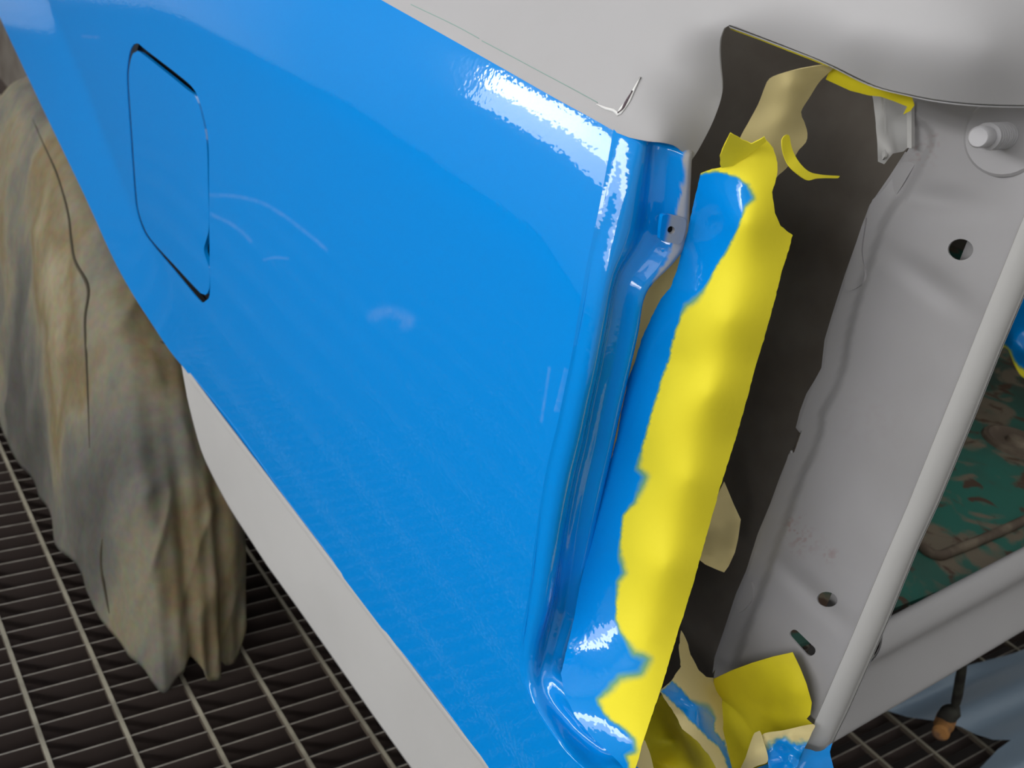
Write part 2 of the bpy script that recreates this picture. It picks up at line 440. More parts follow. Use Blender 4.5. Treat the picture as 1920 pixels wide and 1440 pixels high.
def tube(name, path, rad, mat, parent=None, seg=10, cap=True):
    """swept tube; rad scalar or list"""
    P = np.asarray(path, float); n = len(P); rad = np.full(n, rad) if np.isscalar(rad) else np.asarray(rad, float)
    T = np.gradient(P, axis=0); T /= np.maximum(np.linalg.norm(T, axis=1, keepdims=True), 1e-12)
    ref = np.array((0, 0, 1.0)) if abs(T[0][2]) < 0.9 else np.array((1.0, 0, 0))
    V = []; Fc = []
    for i in range(n):
        a = np.cross(T[i], ref); a /= np.linalg.norm(a); b = np.cross(T[i], a)
        for k in range(seg):
            w_ = 2 * math.pi * k / seg; V.append(P[i] + rad[i] * (math.cos(w_) * a + math.sin(w_) * b))
    for i in range(n - 1):
        for k in range(seg):
            Fc.append((i * seg + k, i * seg + (k + 1) % seg, (i + 1) * seg + (k + 1) % seg, (i + 1) * seg + k))
    if cap: Fc += [tuple(range(seg))[::-1], tuple(range((n - 1) * seg, n * seg))]
    o = raw_mesh(name, V, Fc, mat, parent)
    return o

def lathe(name, base, axis, prof, mat, parent=None, seg=24):
    """prof: (distance along axis, radius) rows"""
    ax = np.asarray(axis, float); ax /= np.linalg.norm(ax); ref = np.array((0, 0, 1.0)) if abs(ax[2]) < 0.9 else np.array((1.0, 0, 0))
    a = np.cross(ax, ref); a /= np.linalg.norm(a); b = np.cross(ax, a); V = []; Fc = []; n = len(prof)
    for h, r in prof:
        for k in range(seg):
            w_ = 2 * math.pi * k / seg; V.append(np.asarray(base) + ax * h + max(r, 1e-5) * (math.cos(w_) * a + math.sin(w_) * b))
    for i in range(n - 1):
        for k in range(seg): Fc.append((i * seg + k, i * seg + (k + 1) % seg, (i + 1) * seg + (k + 1) % seg, (i + 1) * seg + k))
    Fc += [tuple(range(seg))[::-1], tuple(range((n - 1) * seg, n * seg))]
    o = raw_mesh(name, V, Fc, mat, parent)
    o.data.set_sharp_from_angle(angle=math.radians(40))
    return o

# ================================================================== THE BOOTH (setting)
X0, X1, Y0, Y1, ZC = -2.4, 3.2, -3.0, 6.0, 2.7
floor = empty('floor', (0, 0, 0), kind='structure')
bar_me = None
def grate():
    pitch, phase = 0.029, 0.9955
    k0, k1 = int((-1.6 - phase) / pitch), int((5.6 - phase) / pitch)
    proto = None
    for k in range(k0, k1 + 1):
        y = phase + k * pitch
        if proto is None:
            proto = box('bearing_bar', (X0, -0.0009, -0.030), (X1, 0.0009, -0.001), M['galv'], floor); proto.location = (0, y, 0)
        else:
            c = proto.copy(); COL.objects.link(c); c.parent = floor; c.location = (0, y, 0)
    proto = None
    for k in range(-29, 33):
        x = 0.2145 + 0.0882 * k
        if proto is None:
            proto = box('cross_rod', (-0.0026, -1.6, -0.006), (0.0026, 5.6, 0.0005), M['rodm'], floor); proto.location = (x, 0, 0)
        else:
            c = proto.copy(); COL.objects.link(c); c.parent = floor; c.location = (x, 0, 0)
grate()
box('pit_floor', (X0, Y0, -0.62), (X1, Y1, -0.6), M['pit'], floor)
box('floor_edge', (X0, Y0, -0.03), (X1, -1.6, 0.0), M['wall'], floor)
box('floor_edge', (X0, 5.6, -0.03), (X1, Y1, 0.0), M['wall'], floor)
for nm, lo, hi in (('wall_left', (X0 - 0.1, Y0, -0.62), (X0, Y1, ZC)), ('wall_right', (X1, Y0, -0.62), (X1 + 0.1, Y1, ZC)),
                   ('wall_back', (X0, Y1, -0.62), (X1, Y1 + 0.1, ZC)), ('wall_front', (X0, Y0 - 0.1, -0.62), (X1, Y0, ZC))):
    tag(box(nm, lo, hi, M['wall']), kind='structure')
tag(box('ceiling', (X0, Y0, ZC), (X1, Y1, ZC + 0.1), M['ceil']), kind='structure')
def fixture(side, y, z, length):
    xw = X0 if side == 'left' else X1; d = 1 if side == 'left' else -1
    e = empty('light_fixture', (xw, y, z))
    xa, xb = sorted((xw + d * 0.001, xw + d * 0.05))
    box('housing', (xa, y - length / 2, z - 0.28), (xb, y + length / 2, z + 0.28), M['fixture'], e)
    xf = xw + d * 0.053
    for nm, za, zb, m in (('tube_face', z + 0.0, z + 0.26, M['tube']), ('diffuser', z - 0.26, z + 0.0, M['refl'])):
        V = [(xf, y - length / 2, za), (xf, y + length / 2, za), (xf, y + length / 2, zb), (xf, y - length / 2, zb)]
        raw_mesh(nm, V, [(0, 1, 2, 3)], m, e, smooth=False)
    return e
names = ['wall light on the left booth wall, farthest forward', 'wall light on the left booth wall, second from the front', 'wall light on the left booth wall, third from the front', 'wall light on the left booth wall, beside the camera', 'wall light on the right booth wall']
for f, lb in zip(FIXTURES, names): tag(fixture(*f), lb, 'light')
for i, (cx, cy) in enumerate(CEIL_PANELS):
    e = empty('ceiling_light', (cx, cy, ZC), label='flat ceiling light panel, %s %s' % (('rear', 'front')[cy > 0], ('left', 'right')[cx > 0]), cat='light')
    box('frame', (cx - 0.42, cy - 0.72, ZC - 0.03), (cx + 0.42, cy + 0.72, ZC - 0.001), M['fixture'], e)
    raw_mesh('diffuser', [(cx - 0.4, cy - 0.7, ZC - 0.031), (cx + 0.4, cy - 0.7, ZC - 0.031), (cx + 0.4, cy + 0.7, ZC - 0.031), (cx - 0.4, cy + 0.7, ZC - 0.031)], [(0, 3, 2, 1)], M['panel_light'], e, smooth=False)

# ================================================================== THE CAR BODY
car = empty('car_body', (0.6, 0.6, 0.0), label='car rear body shell, side panel sprayed glossy blue, the rest in grey primer', cat='car body')

# ---- quarter panel: x = f(y, z)
XP = 0.38
LIP_PX = [(345, 690), (318, 657), (282, 603), (245, 545), (210, 480), (160, 370), (100, 245), (50, 140), (0, 33), (-60, -100), (-110, -210)]
LIPF = np.array([pt(*p, x=XP) for p in LIP_PX])[:, 1:]
SEAM_PX = [(300, -240), (500, -122), (715, 0), (900, 104), (1030, 178), (1110, 222), (1157, 249)]
C_PX = [(1157, 249), (1135, 370), (1112, 470), (1095, 570), (1080, 650), (1065, 720), (1045, 810), (1025, 895), (1010, 990), (997, 1095), (986, 1170), (980, 1220), (985, 1285), (1020, 1350), (1070, 1415), (1105, 1452), (1150, 1500), (1215, 1560)]
cz = np.array([pt(*p, x=XP) for p in C_PX])           # crease in world on the flat plane
czi = np.argsort(cz[:12, 2])
def crease_y(z):
    return np.interp(z, cz[:12, 2][czi], cz[:12, 1][czi])
def seam_z(y):
    return np.interp(y, [0.40, 0.42, 0.69, 1.2], [0.884, 0.885, 0.896, 0.91])
def fx(y, z):
    y = np.asarray(y, float); z = np.asarray(z, float)
    sh = y.shape; q = np.c_[y.ravel(), z.ravel()]
    x = XP - 0.016 * sstep(1.1, 2.0, y)
    zl = np.interp(y, LIPF[:, 0], LIPF[:, 1]); d = 0.085 + 0.10 * sstep(1.0, 1.6, y) - (z - zl); d = np.where(y > 0.95, d, 0)
    x = x - 0.075 * np.sqrt(np.maximum(d, 0) ** 2 + 0.012 ** 2) * sstep(0.98, 1.25, y) + 0.075 * 0.012 * sstep(0.98, 1.25, y)
    u = np.clip(z - (seam_z(y) - 0.11), 0, 0.16); x = x + 1.5 * u * u            # roll-over under the tape line
    c = np.clip(crease_y(z) + 0.05 - y, 0, 0.08) * sstep(0.60, 0.86, z); x = x + 2.4 * c * c   # softening towards the rear crease
    return x
def hit(p):
    """pixel -> first point on the panel surface"""
    r = ray(p); out = []
    for d in r:
        ts = np.linspace(0.35, 4.2, 900); q = E3 + ts[:, None] * d
        g = q[:, 0] - fx(q[:, 1], q[:, 2]); k = np.argmax(g > 0)
        a, b = (ts[k - 1], ts[k]) if k else (ts[0], ts[1])
        for _ in range(30):
            m = 0.5 * (a + b); qm = E3 + m * d
            if qm[0] - fx(qm[1], qm[2]) > 0: b = m
            else: a = m
        out.append(E3 + b * d)
    return np.array(out)

seam = hit(spline(SEAM_PX, 25)); crease = hit(spline(C_PX, 18))
BOT_PX = [(345, 690), (430, 802), (530, 933), (640, 1078), (760, 1236), (880, 1393), (925, 1452), (990, 1530), (1040, 1590)]
bot = hit(spline(BOT_PX, 25))
lipw = hit(spline(LIP_PX, 14)); lip = lipw[:, 1:]
ymax = lip[-1, 0]
outline = np.vstack([crease[:, 1:], bot[::-1][:, 1:], lip,
                     [(ymax + 0.02, 0.80), (ymax + 0.02, 0.95), (1.9, 0.95), (1.6, 0.93), (1.3, 0.925)], seam[:, 1:]])
# dedupe close points
keep = [0]
for i in range(1, len(outline)):
    if np.linalg.norm(outline[i] - outline[keep[-1]]) > 0.004: keep.append(i)
if np.linalg.norm(outline[keep[-1]] - outline[0]) < 0.004: keep.pop()
outline = outline[keep]
HOLE_PX = [(257, 81), (274, 94), (330, 137), (360, 163), (373, 187), (384, 225), (391, 270), (392, 360), (393, 491), (394, 540), (391, 560), (382, 567), (371, 560), (330, 511), (285, 457), (268, 431), (257, 397), (252, 360), (244, 247), (238, 154), (240, 116), (246, 90)]
DOOR_PX = [(257, 95), (304, 131), (352, 170), (364, 180), (376, 214), (386, 270), (389, 360), (390, 427), (381, 466), (385, 484), (391, 505), (391, 540), (384, 553), (375, 550), (330, 502), (286, 454), (270, 429), (259, 397), (254, 360), (246, 247), (240, 154), (242, 120), (248, 100)]
hole = hit(spline(HOLE_PX, 6, True))[:, 1:]
door = hit(spline(DOOR_PX, 6, True))[:, 1:]

PALE_MARKS = [([(394, 366), (440, 368), (490, 380), (540, 410), (585, 445), (612, 468)], 4), ([(396, 402), (430, 418), (455, 436), (470, 452)], 4), ([(375, 348), (362, 358), (364, 380), (372, 402)], 3),
          ([(700, 592), (722, 584), (745, 588), (768, 600), (760, 609)], 12), ([(495, 487), (515, 483), (540, 485)], 3), ([(155, 68), (185, 70)], 3), ([(1030, 690), (1015, 790)], 3), ([(1060, 690), (1040, 770)], 2)]  # traced marks tinted a paler blue than the panel
ex = []
for l, wd in PALE_MARKS:
    l = spline(l, 4)
    for o in range(-3, 4):
        for o2 in range(-3, 4): ex.append(l + np.array((o, o2)) * wd * 0.8)
ex = hit(np.vstack(ex)[::2])[:, 1:]
Q, T = triangulate(outline, [hole], 0.012, ex)
def fpanel(q): return np.c_[fx(q[:, 0], q[:, 1]), q[:, 0], q[:, 1]]
qpx = project(fpanel(Q)); sm = np.zeros(len(Q))
for l, wd in PALE_MARKS:
    l = spline(l, 6); d = dist_to(l, qpx, False); sm = np.maximum(sm, 0.30 * (1 - sstep(0, 1, d / (wd * 1.5))) * (0.7 + 0.3 * vnoise(qpx / 6.0, 4)))
quarter = solid_from('quarter_panel', Q, T, fpanel, 0.0012, M['blue'], car, 1e-4, {'paint': np.ones(len(Q)), 'pale_mark': sm})
tag(quarter, label='glossy blue side panel with fuel door')
# fuel door: slab with rolled edge
Q, T = triangulate(door, [], 0.010)
dd = dist_to(door, Q)
def fdoor(q):
    d = dist_to(door, q); d = np.where(inside(door, q), d, 0)
    x = fx(q[:, 0], q[:, 1]) - 0.0002 + 0.0010 * (1 - sstep(0, 0.0045, d))
    return np.c_[x, q[:, 0], q[:, 1]]
Q, T = triangulate(door, [], 0.010, np.vstack([door + (door.mean(0) - door) * k for k in (0.02, 0.04, 0.07)]))
solid_from('fuel_door', Q, T, fdoor, 0.004, M['blue'], quarter, 1e-4, {'paint': np.ones(len(Q)), 'pale_mark': np.zeros(len(Q))})
# recess behind it
pk = hole + (hole - hole.mean(0)) * 0.06
Q, T = triangulate(pk, [], 0.03)
solid_from('filler_recess', Q, T, lambda q: np.c_[fx(q[:, 0], q[:, 1]) + 0.012, q[:, 0], q[:, 1]], 0.001, M['black'], quarter, 1e-4)

# ---- lamp opening jamb: swept from the crease to the inner edge
E_PX = [(1304, 272), (1298, 290), (1294, 370), (1288, 452), (1264, 490), (1212, 545), (1196, 620), (1178, 700), (1160, 780), (1146, 850), (1128, 930), (1112, 1010), (1098, 1090), (1086, 1160), (1066, 1230), (1060, 1285), (1105, 1355), (1165, 1412), (1210, 1450), (1275, 1505), (1330, 1545)]
def resample(P, n):
    P = np.asarray(P, float); s = np.r_[0, np.cumsum(np.linalg.norm(np.diff(P, axis=0), axis=1))]; u = np.linspace(0, s[-1], n)
    return np.stack([np.interp(u, s, P[:, k]) for k in range(P.shape[1])], 1)
# corresponding stations on both lines
Ck = [(1159, 233), (1157, 249), (1142, 330), (1128, 400), (1118, 445), (1106, 500), (1090, 590), (1076, 670), (1062, 735), (1048, 800), (1030, 872), (1015, 955), (1003, 1040), (994, 1115), (981, 1205), (985, 1285), (1020, 1350), (1070, 1415), (1105, 1452), (1150, 1500), (1215, 1560)]
Cs, Es = spline(Ck, 1e9), spline(E_PX, 1e9)
NV = 170
u = np.linspace(0, len(Ck) - 1, NV)
def cr_eval(P, u):
    P = np.asarray(P, float); n = len(P); k = np.clip(np.floor(u).astype(int), 0, n - 2); t = (u - k)[:, None]
    p0, p1, p2, p3 = P[np.maximum(k - 1, 0)], P[k], P[k + 1], P[np.minimum(k + 2, n - 1)]
    return 0.5 * (2 * p1 + (p2 - p0) * t + (2 * p0 - 5 * p1 + 4 * p2 - p3) * t * t + (3 * p1 - p0 - 3 * p2 + p3) * t ** 3)
Cp, Ep = cr_eval(Ck, u), cr_eval(E_PX, u)
Cw = hit(Cp); Cw[:, 1] += 0.006 * (1 - sstep(0, 1, u)); Cw[:, 0] += 0.006 * (1 - sstep(0, 1, u))
ey = np.interp(u, [0, 1, 4, 9, 13, 14, 15, 16, 18, 20], [0.420, 0.412, 0.410, 0.413, 0.405, 0.390, 0.369, 0.342, 0.290, 0.242])
Ew = np.array([pt(p[0], p[1], y=y) for p, y in zip(Ep, ey)])
sv = np.r_[np.linspace(0, 0.3, 22)[:-1], np.linspace(0.3, 1, 44)]
# profile: (s, bulge toward the viewer in m)
prof = np.array([(0, 0), (0.010, -0.0010), (0.022, 0.0012), (0.038, 0.0040), (0.08, 0.0074), (0.14, 0.0096), (0.21, 0.0100), (0.29, 0.0084), (0.38, 0.0042), (0.44, 0.0012), (0.50, 0.0), (0.56, 0.0010), (0.62, 0.0014), (0.67, 0.0016), (0.71, 0.0042), (0.77, 0.0074), (0.85, 0.0080), (0.93, 0.0050), (1, 0)])
pf = np.interp(sv, prof[:, 0], prof[:, 1])
for _ in range(2): pf[1:-1] = 0.25 * pf[:-2] + 0.5 * pf[1:-1] + 0.25 * pf[2:]
rows = []
vdir = np.array((-0.12, -0.99, 0.0))
for i in range(NV):
    wgt = (1 - 0.85 * sstep(12.5, 15.2, u[i])) * sstep(0.0, 1.0, u[i])
    row = Cw[i] + sv[:, None] * (Ew[i] - Cw[i]) + (pf * wgt)[:, None] * vdir
    # lower ledge hollow
    row = row + (0.005 * sstep(13.5, 16, u[i]) * np.sin(np.pi * sv) ** 2)[:, None] * np.array((0.5, 0.6, -0.6))
    tuck = Cw[i] + (Cw[i] - Ew[i]) / np.linalg.norm(Cw[i] - Ew[i]) * 0.003 + np.array((0.0018, 0.001, 0))
    rows.append(np.vstack([tuck, row]))
rows = np.array(rows)
jp = project(rows.reshape(-1, 3))
GREY_J = [(1284, 268), (1281, 300), (1284, 330), (1276, 370), (1268, 410), (1262, 450), (1252, 485), (1225, 530), (1208, 560), (1330, 560), (1340, 250)]
pj = 1 - paint_mask(jp, GREY_J, 3, 5, 3)
jamb = loft('lamp_opening_jamb', rows, M['primer_jamb'], car, {'paint': pj})
tag(jamb, label='grooved blue jamb of the lamp opening fading to grey')
# tab with a hole at the edge of the jamb
tabm = depth_map([(1240, 404, {'y': 0.4045}), (1285, 408, {'y': 0.404}), (1280, 458, {'y': 0.404}), (1238, 452, {'y': 0.4045})])
TAB = [(1246, 403), (1274, 407), (1285, 412), (1286, 425), (1281, 448), (1274, 457), (1262, 456), (1240, 451), (1238, 438), (1241, 412)]
o_ = spline(TAB, 3, True)
th = np.linspace(0, 2 * np.pi, 17)[:-1]; hl = np.c_[1258.5 + 7 * np.cos(th), 431.5 + 7.5 * np.sin(th)]
Q, T = triangulate(o_, [hl], 4)
tab = solid_from('clip_tab', Q, T, tabm, 0.0025, M['primer_jamb'], jamb, 0.4, {'paint': 1 - sstep(1247, 1257, Q[:, 0] + 0.2 * (Q[:, 1] - 430))})
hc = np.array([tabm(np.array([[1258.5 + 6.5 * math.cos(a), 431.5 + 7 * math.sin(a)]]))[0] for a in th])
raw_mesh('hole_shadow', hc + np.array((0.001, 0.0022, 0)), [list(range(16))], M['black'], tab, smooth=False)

# ---- grey upper panel with the overhang over the lamp opening
UP_OUT = [(300, -240), (500, -122), (715, 0), (900, 104), (1030, 178), (1110, 222), (1157, 249), (1180, 258), (1215, 265), (1245, 268), (1268, 275), (1284, 290), (1291, 305), (1304, 290), (1322, 258), (1338, 225), (1352, 185), (1354, 160), (1350, 120), (1349, 90), (1353, 65), (1368, 47), (1420, 66), (1500, 97), (1560, 122), (1640, 160), (1706, 177), (1765, 188), (1840, 195), (1930, 197), (2010, 194), (2030, 60), (2030, -180), (1500, -260), (900, -300)]
def sx(px, py): return {'t': float((hit([(px, py)])[0] - E3) @ F3)}
up_ctrl = [(300, -240, sx(300, -240)), (500, -122, sx(500, -122)), (715, 0, sx(715, 0)), (900, 104, sx(900, 104)), (1030, 178, sx(1030, 178)), (1110, 222, sx(1110, 222)), (1157, 249, sx(1157, 249)),
           (1245, 268, {'y': 0.412}), (1291, 305, {'y': 0.412}), (1322, 258, {'y': 0.411}), (1352, 185, {'y': 0.409}), (1349, 90, {'y': 0.404}), (1368, 47, {'y': 0.398}),
           (1500, 97, {'y': 0.362}), (1640, 160, {'y': 0.322}), (1765, 188, {'y': 0.292}), (1930, 197, {'y': 0.268}),
           (1180, 150, {'x': 0.404}), (1000, 40, {'x': 0.416}), (800, -120, {'x': 0.43}), (1245, 180, {'y': 0.425}), (1280, 120, {'y': 0.424}), (1320, 50, {'y': 0.412}),
           (1150, 0, {'x': 0.43}), (1400, -60, {'y': 0.405}), (1600, 70, {'y': 0.330}), (1640, -40, {'y': 0.334}), (1850, 90, {'y': 0.277}), (1720, 90, {'y': 0.300}), (1900, -80, {'y': 0.296}), (1250, -120, {'x': 0.45}), (1000, -250, {'x': 0.46})]
o_ = np.vstack([spline(UP_OUT[:7], 14), spline(UP_OUT[7:31], 8), linear(UP_OUT[31:], 40, False)])
Q, T = triangulate(o_, [], 16)
upper = solid_from('upper_side_panel', Q, T, depth_map(up_ctrl), 0.002, M['primer'], car, 0.5)
tag(upper, label='grey primed upper panel curving over the lamp opening')
upm = depth_map(up_ctrl)
# rolled-under lip along the overhang
lipp = spline(UP_OUT[21:31], 12); lw = upm(lipp)
rows = np.array([[p + np.array((0.010, 0.03, 0.016)) * k for k in np.linspace(0, 1, 7)] for p in lw])
loft('overhang_lip', rows, M['primer'], upper)
# tape line ridge, green guide line, cracked filler
def ribbon(name, px, width, lift, mat, parent, fm, closed=False):
    l = spline(px, 6); t = np.gradient(l, axis=0); t /= np.linalg.norm(t, axis=1, keepdims=True); nn = np.c_[-t[:, 1], t[:, 0]]
    wv = np.asarray(width if not np.isscalar(width) else [width] * 2, float); wv = np.interp(np.linspace(0, 1, len(l)), np.linspace(0, 1, len(wv)), wv)
    rows = []
    for s in (-1, -0.5, 0, 0.5, 1):
        P = fm(l + nn * (wv * s)[:, None] * 0.5); d = P - E3; d /= np.linalg.norm(d, axis=1, keepdims=True)
        rows.append(P - d * (lift * (1 - 0.6 * s * s)))
    return loft(name, np.array(rows), mat, parent, thick=0.0006)
ribbon('guide_line', [(770, 8), (850, 46), (898, 72)], 1.6, 0.0006, M['greenline'], upper, upm)
ribbon('guide_line', [(903, 76), (960, 106), (1020, 138), (1080, 170), (1120, 192)], 1.6, 0.0006, M['greenline'], upper, upm)
ribbon('cracked_filler', [(1118, 195), (1135, 203), (1150, 207), (1158, 214), (1166, 204), (1178, 188), (1190, 165), (1201, 144)], [2, 5, 6, 9, 8, 6, 4, 1], 0.0012, M['whitelip'], upper, upm)
ribbon('crack', [(1158, 212), (1166, 205), (1176, 188), (1186, 170)], [2, 6, 5, 1], 0.0018, M['crack'], upper, upm)

# ---- lower valance strip in light primer, with the rear edge of the wheel arch
VAL = [(340, 684), (430, 802), (530, 933), (640, 1078), (760, 1236), (880, 1393), (925, 1452), (1036, 1590), (888, 1590), (772, 1440), (700, 1340), (620, 1226), (550, 1127), (500, 1058), (470, 1012), (430, 950), (398, 890), (378, 845), (362, 790), (350, 740)]
o_ = np.vstack([linear(VAL[:8], 14, False), linear(VAL[8:14], 14, False), spline(VAL[14:], 8)])
val_ctrl = [(340, 684, {'x': 0.3805}), (640, 1078, {'x': 0.3805}), (1036, 1590, {'x': 0.3805}), (888, 1590, {'x': 0.394}), (620, 1226, {'x': 0.393}), (470, 1012, {'x': 0.392}), (378, 845, {'x': 0.386}), (580, 1090, {'x': 0.384}), (740, 1290, {'x': 0.3845})]
Q, T = triangulate(o_, [], 14)
val = solid_from('lower_valance', Q, T, depth_map(val_ctrl), 0.002, M['primer_light'], car, 0.5)
tag(val, label='pale primer strip below the blue panel')
ribbon('edge_bead', [(352, 702), (430, 806), (530, 937), (640, 1082), (760, 1240), (880, 1397), (1030, 1587)], 9, 0.0018, M['primer_light'], val, depth_map(val_ctrl))
vm = depth_map(val_ctrl); lw = vm(np.vstack([linear(VAL[8:14], 20, False), spline(VAL[14:], 20)]))
loft('valance_flange', np.array([[p + np.array((0.05, 0.0, 0.004)) * k for k in np.linspace(0, 1, 5)] for p in lw]), M['primer'], val)
# wheel house, dark, behind the arch
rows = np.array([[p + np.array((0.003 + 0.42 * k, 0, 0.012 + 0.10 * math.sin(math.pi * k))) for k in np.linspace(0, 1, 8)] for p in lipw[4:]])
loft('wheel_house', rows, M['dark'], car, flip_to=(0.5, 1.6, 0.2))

box('under_car_shade_plate', (0.68, 0.62, 0.14), (0.69, 4.5, 0.80), M['dark'], car)  # dark plate added to hide the lit floor and block light under the car

# ---- pillar wall on the inner side of the lamp opening (faces outwards)
XI = 0.55
PIL = [(1708, 210), (1712, 262), (1697, 292), (1674, 333), (1652, 362), (1636, 374), (1627, 402), (1587, 522), (1565, 590), (1551, 637), (1545, 690), (1534, 712), (1518, 736), (1508, 765), (1496, 803), (1503, 808), (1489, 848), (1478, 852), (1466, 895), (1448, 945), (1426, 1000), (1404, 1070), (1385, 1113), (1361, 1186), (1345, 1232), (1338, 1272), (1345, 1330), (1380, 1420), (1420, 1480), (1480, 1470), (1507, 1402), (1590, 1211), (1661, 1042), (1721, 900), (1789, 732), (1856, 564), (1919, 408), (1990, 240), (2000, 140), (1850, 120), (1720, 120)]
PEDGE = PIL[1:27]
def circ(cx, cy, rx, ry=None, n=24, rot=0):
    ry = rx if ry is None else ry; a = np.linspace(0, 2 * np.pi, n + 1)[:-1]; c, s = math.cos(rot), math.sin(rot)
    x, y = rx * np.cos(a), ry * np.sin(a); return np.c_[cx + c * x - s * y, cy + s * x + c * y]
hole1 = circ(1801, 468, 24, 20)
hole2 = circ(1551, 1124, 19.5, 14, rot=0.15)
sl0, sl1 = np.array((1489, 1189)), np.array((1519, 1220)); dv = (sl1 - sl0) / np.linalg.norm(sl1 - sl0); nv = np.array((-dv[1], dv[0]))
slot = np.array([sl1 + 10 * (math.cos(a) * dv + math.sin(a) * nv) for a in np.linspace(-1.57, 1.57, 9)] + [sl0 + 8.5 * (-math.cos(a) * dv - math.sin(a) * nv) for a in np.linspace(-1.57, 1.57, 9)])
DENTS = [(1760, 375, 70, 26, 0.1, 0.0040), (1745, 530, 90, 26, 0.62, 0.0035), (1520, 1110, 85, 20, 0.75, 0.0040), (1600, 480, 26, 90, 0.35, -0.002), (1850, 260, 75, 70, 0, -0.0045), (1590, 1010, 120, 60, 0.3, -0.0012), (1420, 1170, 30, 70, 0.35, -0.002), (1700, 330, 40, 40, 0, 0.003), (1700, 480, 110, 60, 0.2, -0.002)]
pedge_s = spline([PEDGE[k] for k in (0, 2, 5, 7, 9, 12, 14, 17, 20, 22, 24, 25)], 12)
def fpil(q):
    q = np.asarray(q, float); r = ray(q)
    d = dist_to(pedge_s, q, False)
    x = np.full(len(q), XI) - 0.0
    x = x + 0.004 * (1 - sstep(26, 44, d))     # stepped weld flange along the edge
    x = x + 0.0006 * vnoise(q / 90.0, 8)
    for cx, cy, a, b, rot, dep in DENTS:
        c, s = math.cos(rot), math.sin(rot); dx, dy = q[:, 0] - cx, q[:, 1] - cy
        x = x + dep * np.exp(-((c * dx + s * dy) / a) ** 2 - ((-s * dx + c * dy) / b) ** 2)
    return E3 + r * ((x - E3[0]) / r[:, 0])[:, None]
o_ = linear(PIL, 9)
mk = [(1492, 988, 16, 0.75), (1505, 1012, 26, 0.35), (1556, 1040, 12, 0.4), (1728, 288, 22, 0.35), (1750, 262, 16, 0.25), (1630, 790, 60, 0.06)]
ex = np.vstack([np.array((cx, cy)) + np.array([(a, b) for a in np.arange(-2, 2.1, 0.2) for b in np.arange(-2, 2.1, 0.2)]) * rr_ * 0.6 for cx, cy, rr_, k in mk[:5]])
Q, T = triangulate(o_, [hole1, hole2, slot], 9, ex)
stn = np.zeros(len(Q))
for cx, cy, rr_, k in mk: stn = np.maximum(stn, k * np.exp(-((Q[:, 0] - cx) ** 2 + (Q[:, 1] - cy) ** 2) / rr_ ** 2) * sstep(-0.2, 0.7, vnoise(Q / 5.0, 3) + 0.5 * vnoise(Q / 11.0, 4)))
pil = solid_from('lamp_pillar', Q, T, fpil, 0.0013, M['primer_pillar'], car, 1.5, {'stain': stn})
tag(pil, label='grey primed inner pillar with holes and a threaded stud')
# double weld flange behind the edge
fl = [(1697, 285), (1668, 330), (1630, 385), (1584, 515), (1560, 590), (1546, 637), (1540, 690), (1528, 712), (1512, 738), (1500, 770), (1492, 802), (1500, 812), (1560, 700), (1620, 520), (1660, 400), (1720, 300)]
traced('weld_flange', fl, [(1697, 285, {'x': XI + 0.006}), (1500, 800, {'x': XI + 0.006}), (1720, 300, {'x': XI + 0.006})], M['primer_in'], pil, 9, 0.002, curve=False)
fl = [(1482, 845), (1462, 895), (1444, 945), (1421, 1000), (1399, 1070), (1380, 1113), (1356, 1186), (1340, 1232), (1336, 1262), (1400, 1180), (1440, 1060), (1490, 900)]
traced('weld_flange', fl, [(1482, 845, {'x': XI + 0.006}), (1340, 1232, {'x': XI + 0.006}), (1440, 1060, {'x': XI + 0.006})], M['primer_in'], pil, 9, 0.002, curve=False)
# overlapping patch plates with crack-like edges on the flange
for pp in ([(1625, 408), (1618, 470), (1624, 515), (1614, 536), (1592, 545), (1586, 530), (1600, 480)], [(1410, 1090), (1414, 1118), (1402, 1138), (1388, 1148), (1380, 1140), (1395, 1105)]):
    Q, T = triangulate(spline(pp, 6, True), [], 8)
    solid_from('flange_patch', Q, T, lambda q: fpil(q) - np.array((0.0014, 0, 0)), 0.0018, M['primer_in'], pil, 1.5)
# stud with washer boss and threads
sb = fpil(np.array([[1886, 254]]))[0]; sax = np.array((-0.97, -0.22, 0.03)); sax /= np.linalg.norm(sax)
L_ = 0.042; rr = 0.0060
sp_ = [(-0.004, rr)]
for i in range(8):
    h0 = 0.002 + i * 0.0037; sp_ += [(h0, rr + 0.0010), (h0 + 0.0014, rr + 0.0010), (h0 + 0.0019, rr - 0.0010), (h0 + 0.0032, rr - 0.0010)]
sp_ += [(0.0320, rr - 0.0006), (L_ - 0.001, rr - 0.0006), (L_, rr - 0.0014), (L_, 0.0)]
lathe('stud', sb, sax, sp_, M['stud'], pil, 28)
lathe('washer', sb, sax, [(-0.003, 0.0215), (0.0008, 0.0215), (0.0022, 0.0200), (0.0022, 0.0)], M['primer_in'], pil, 36)
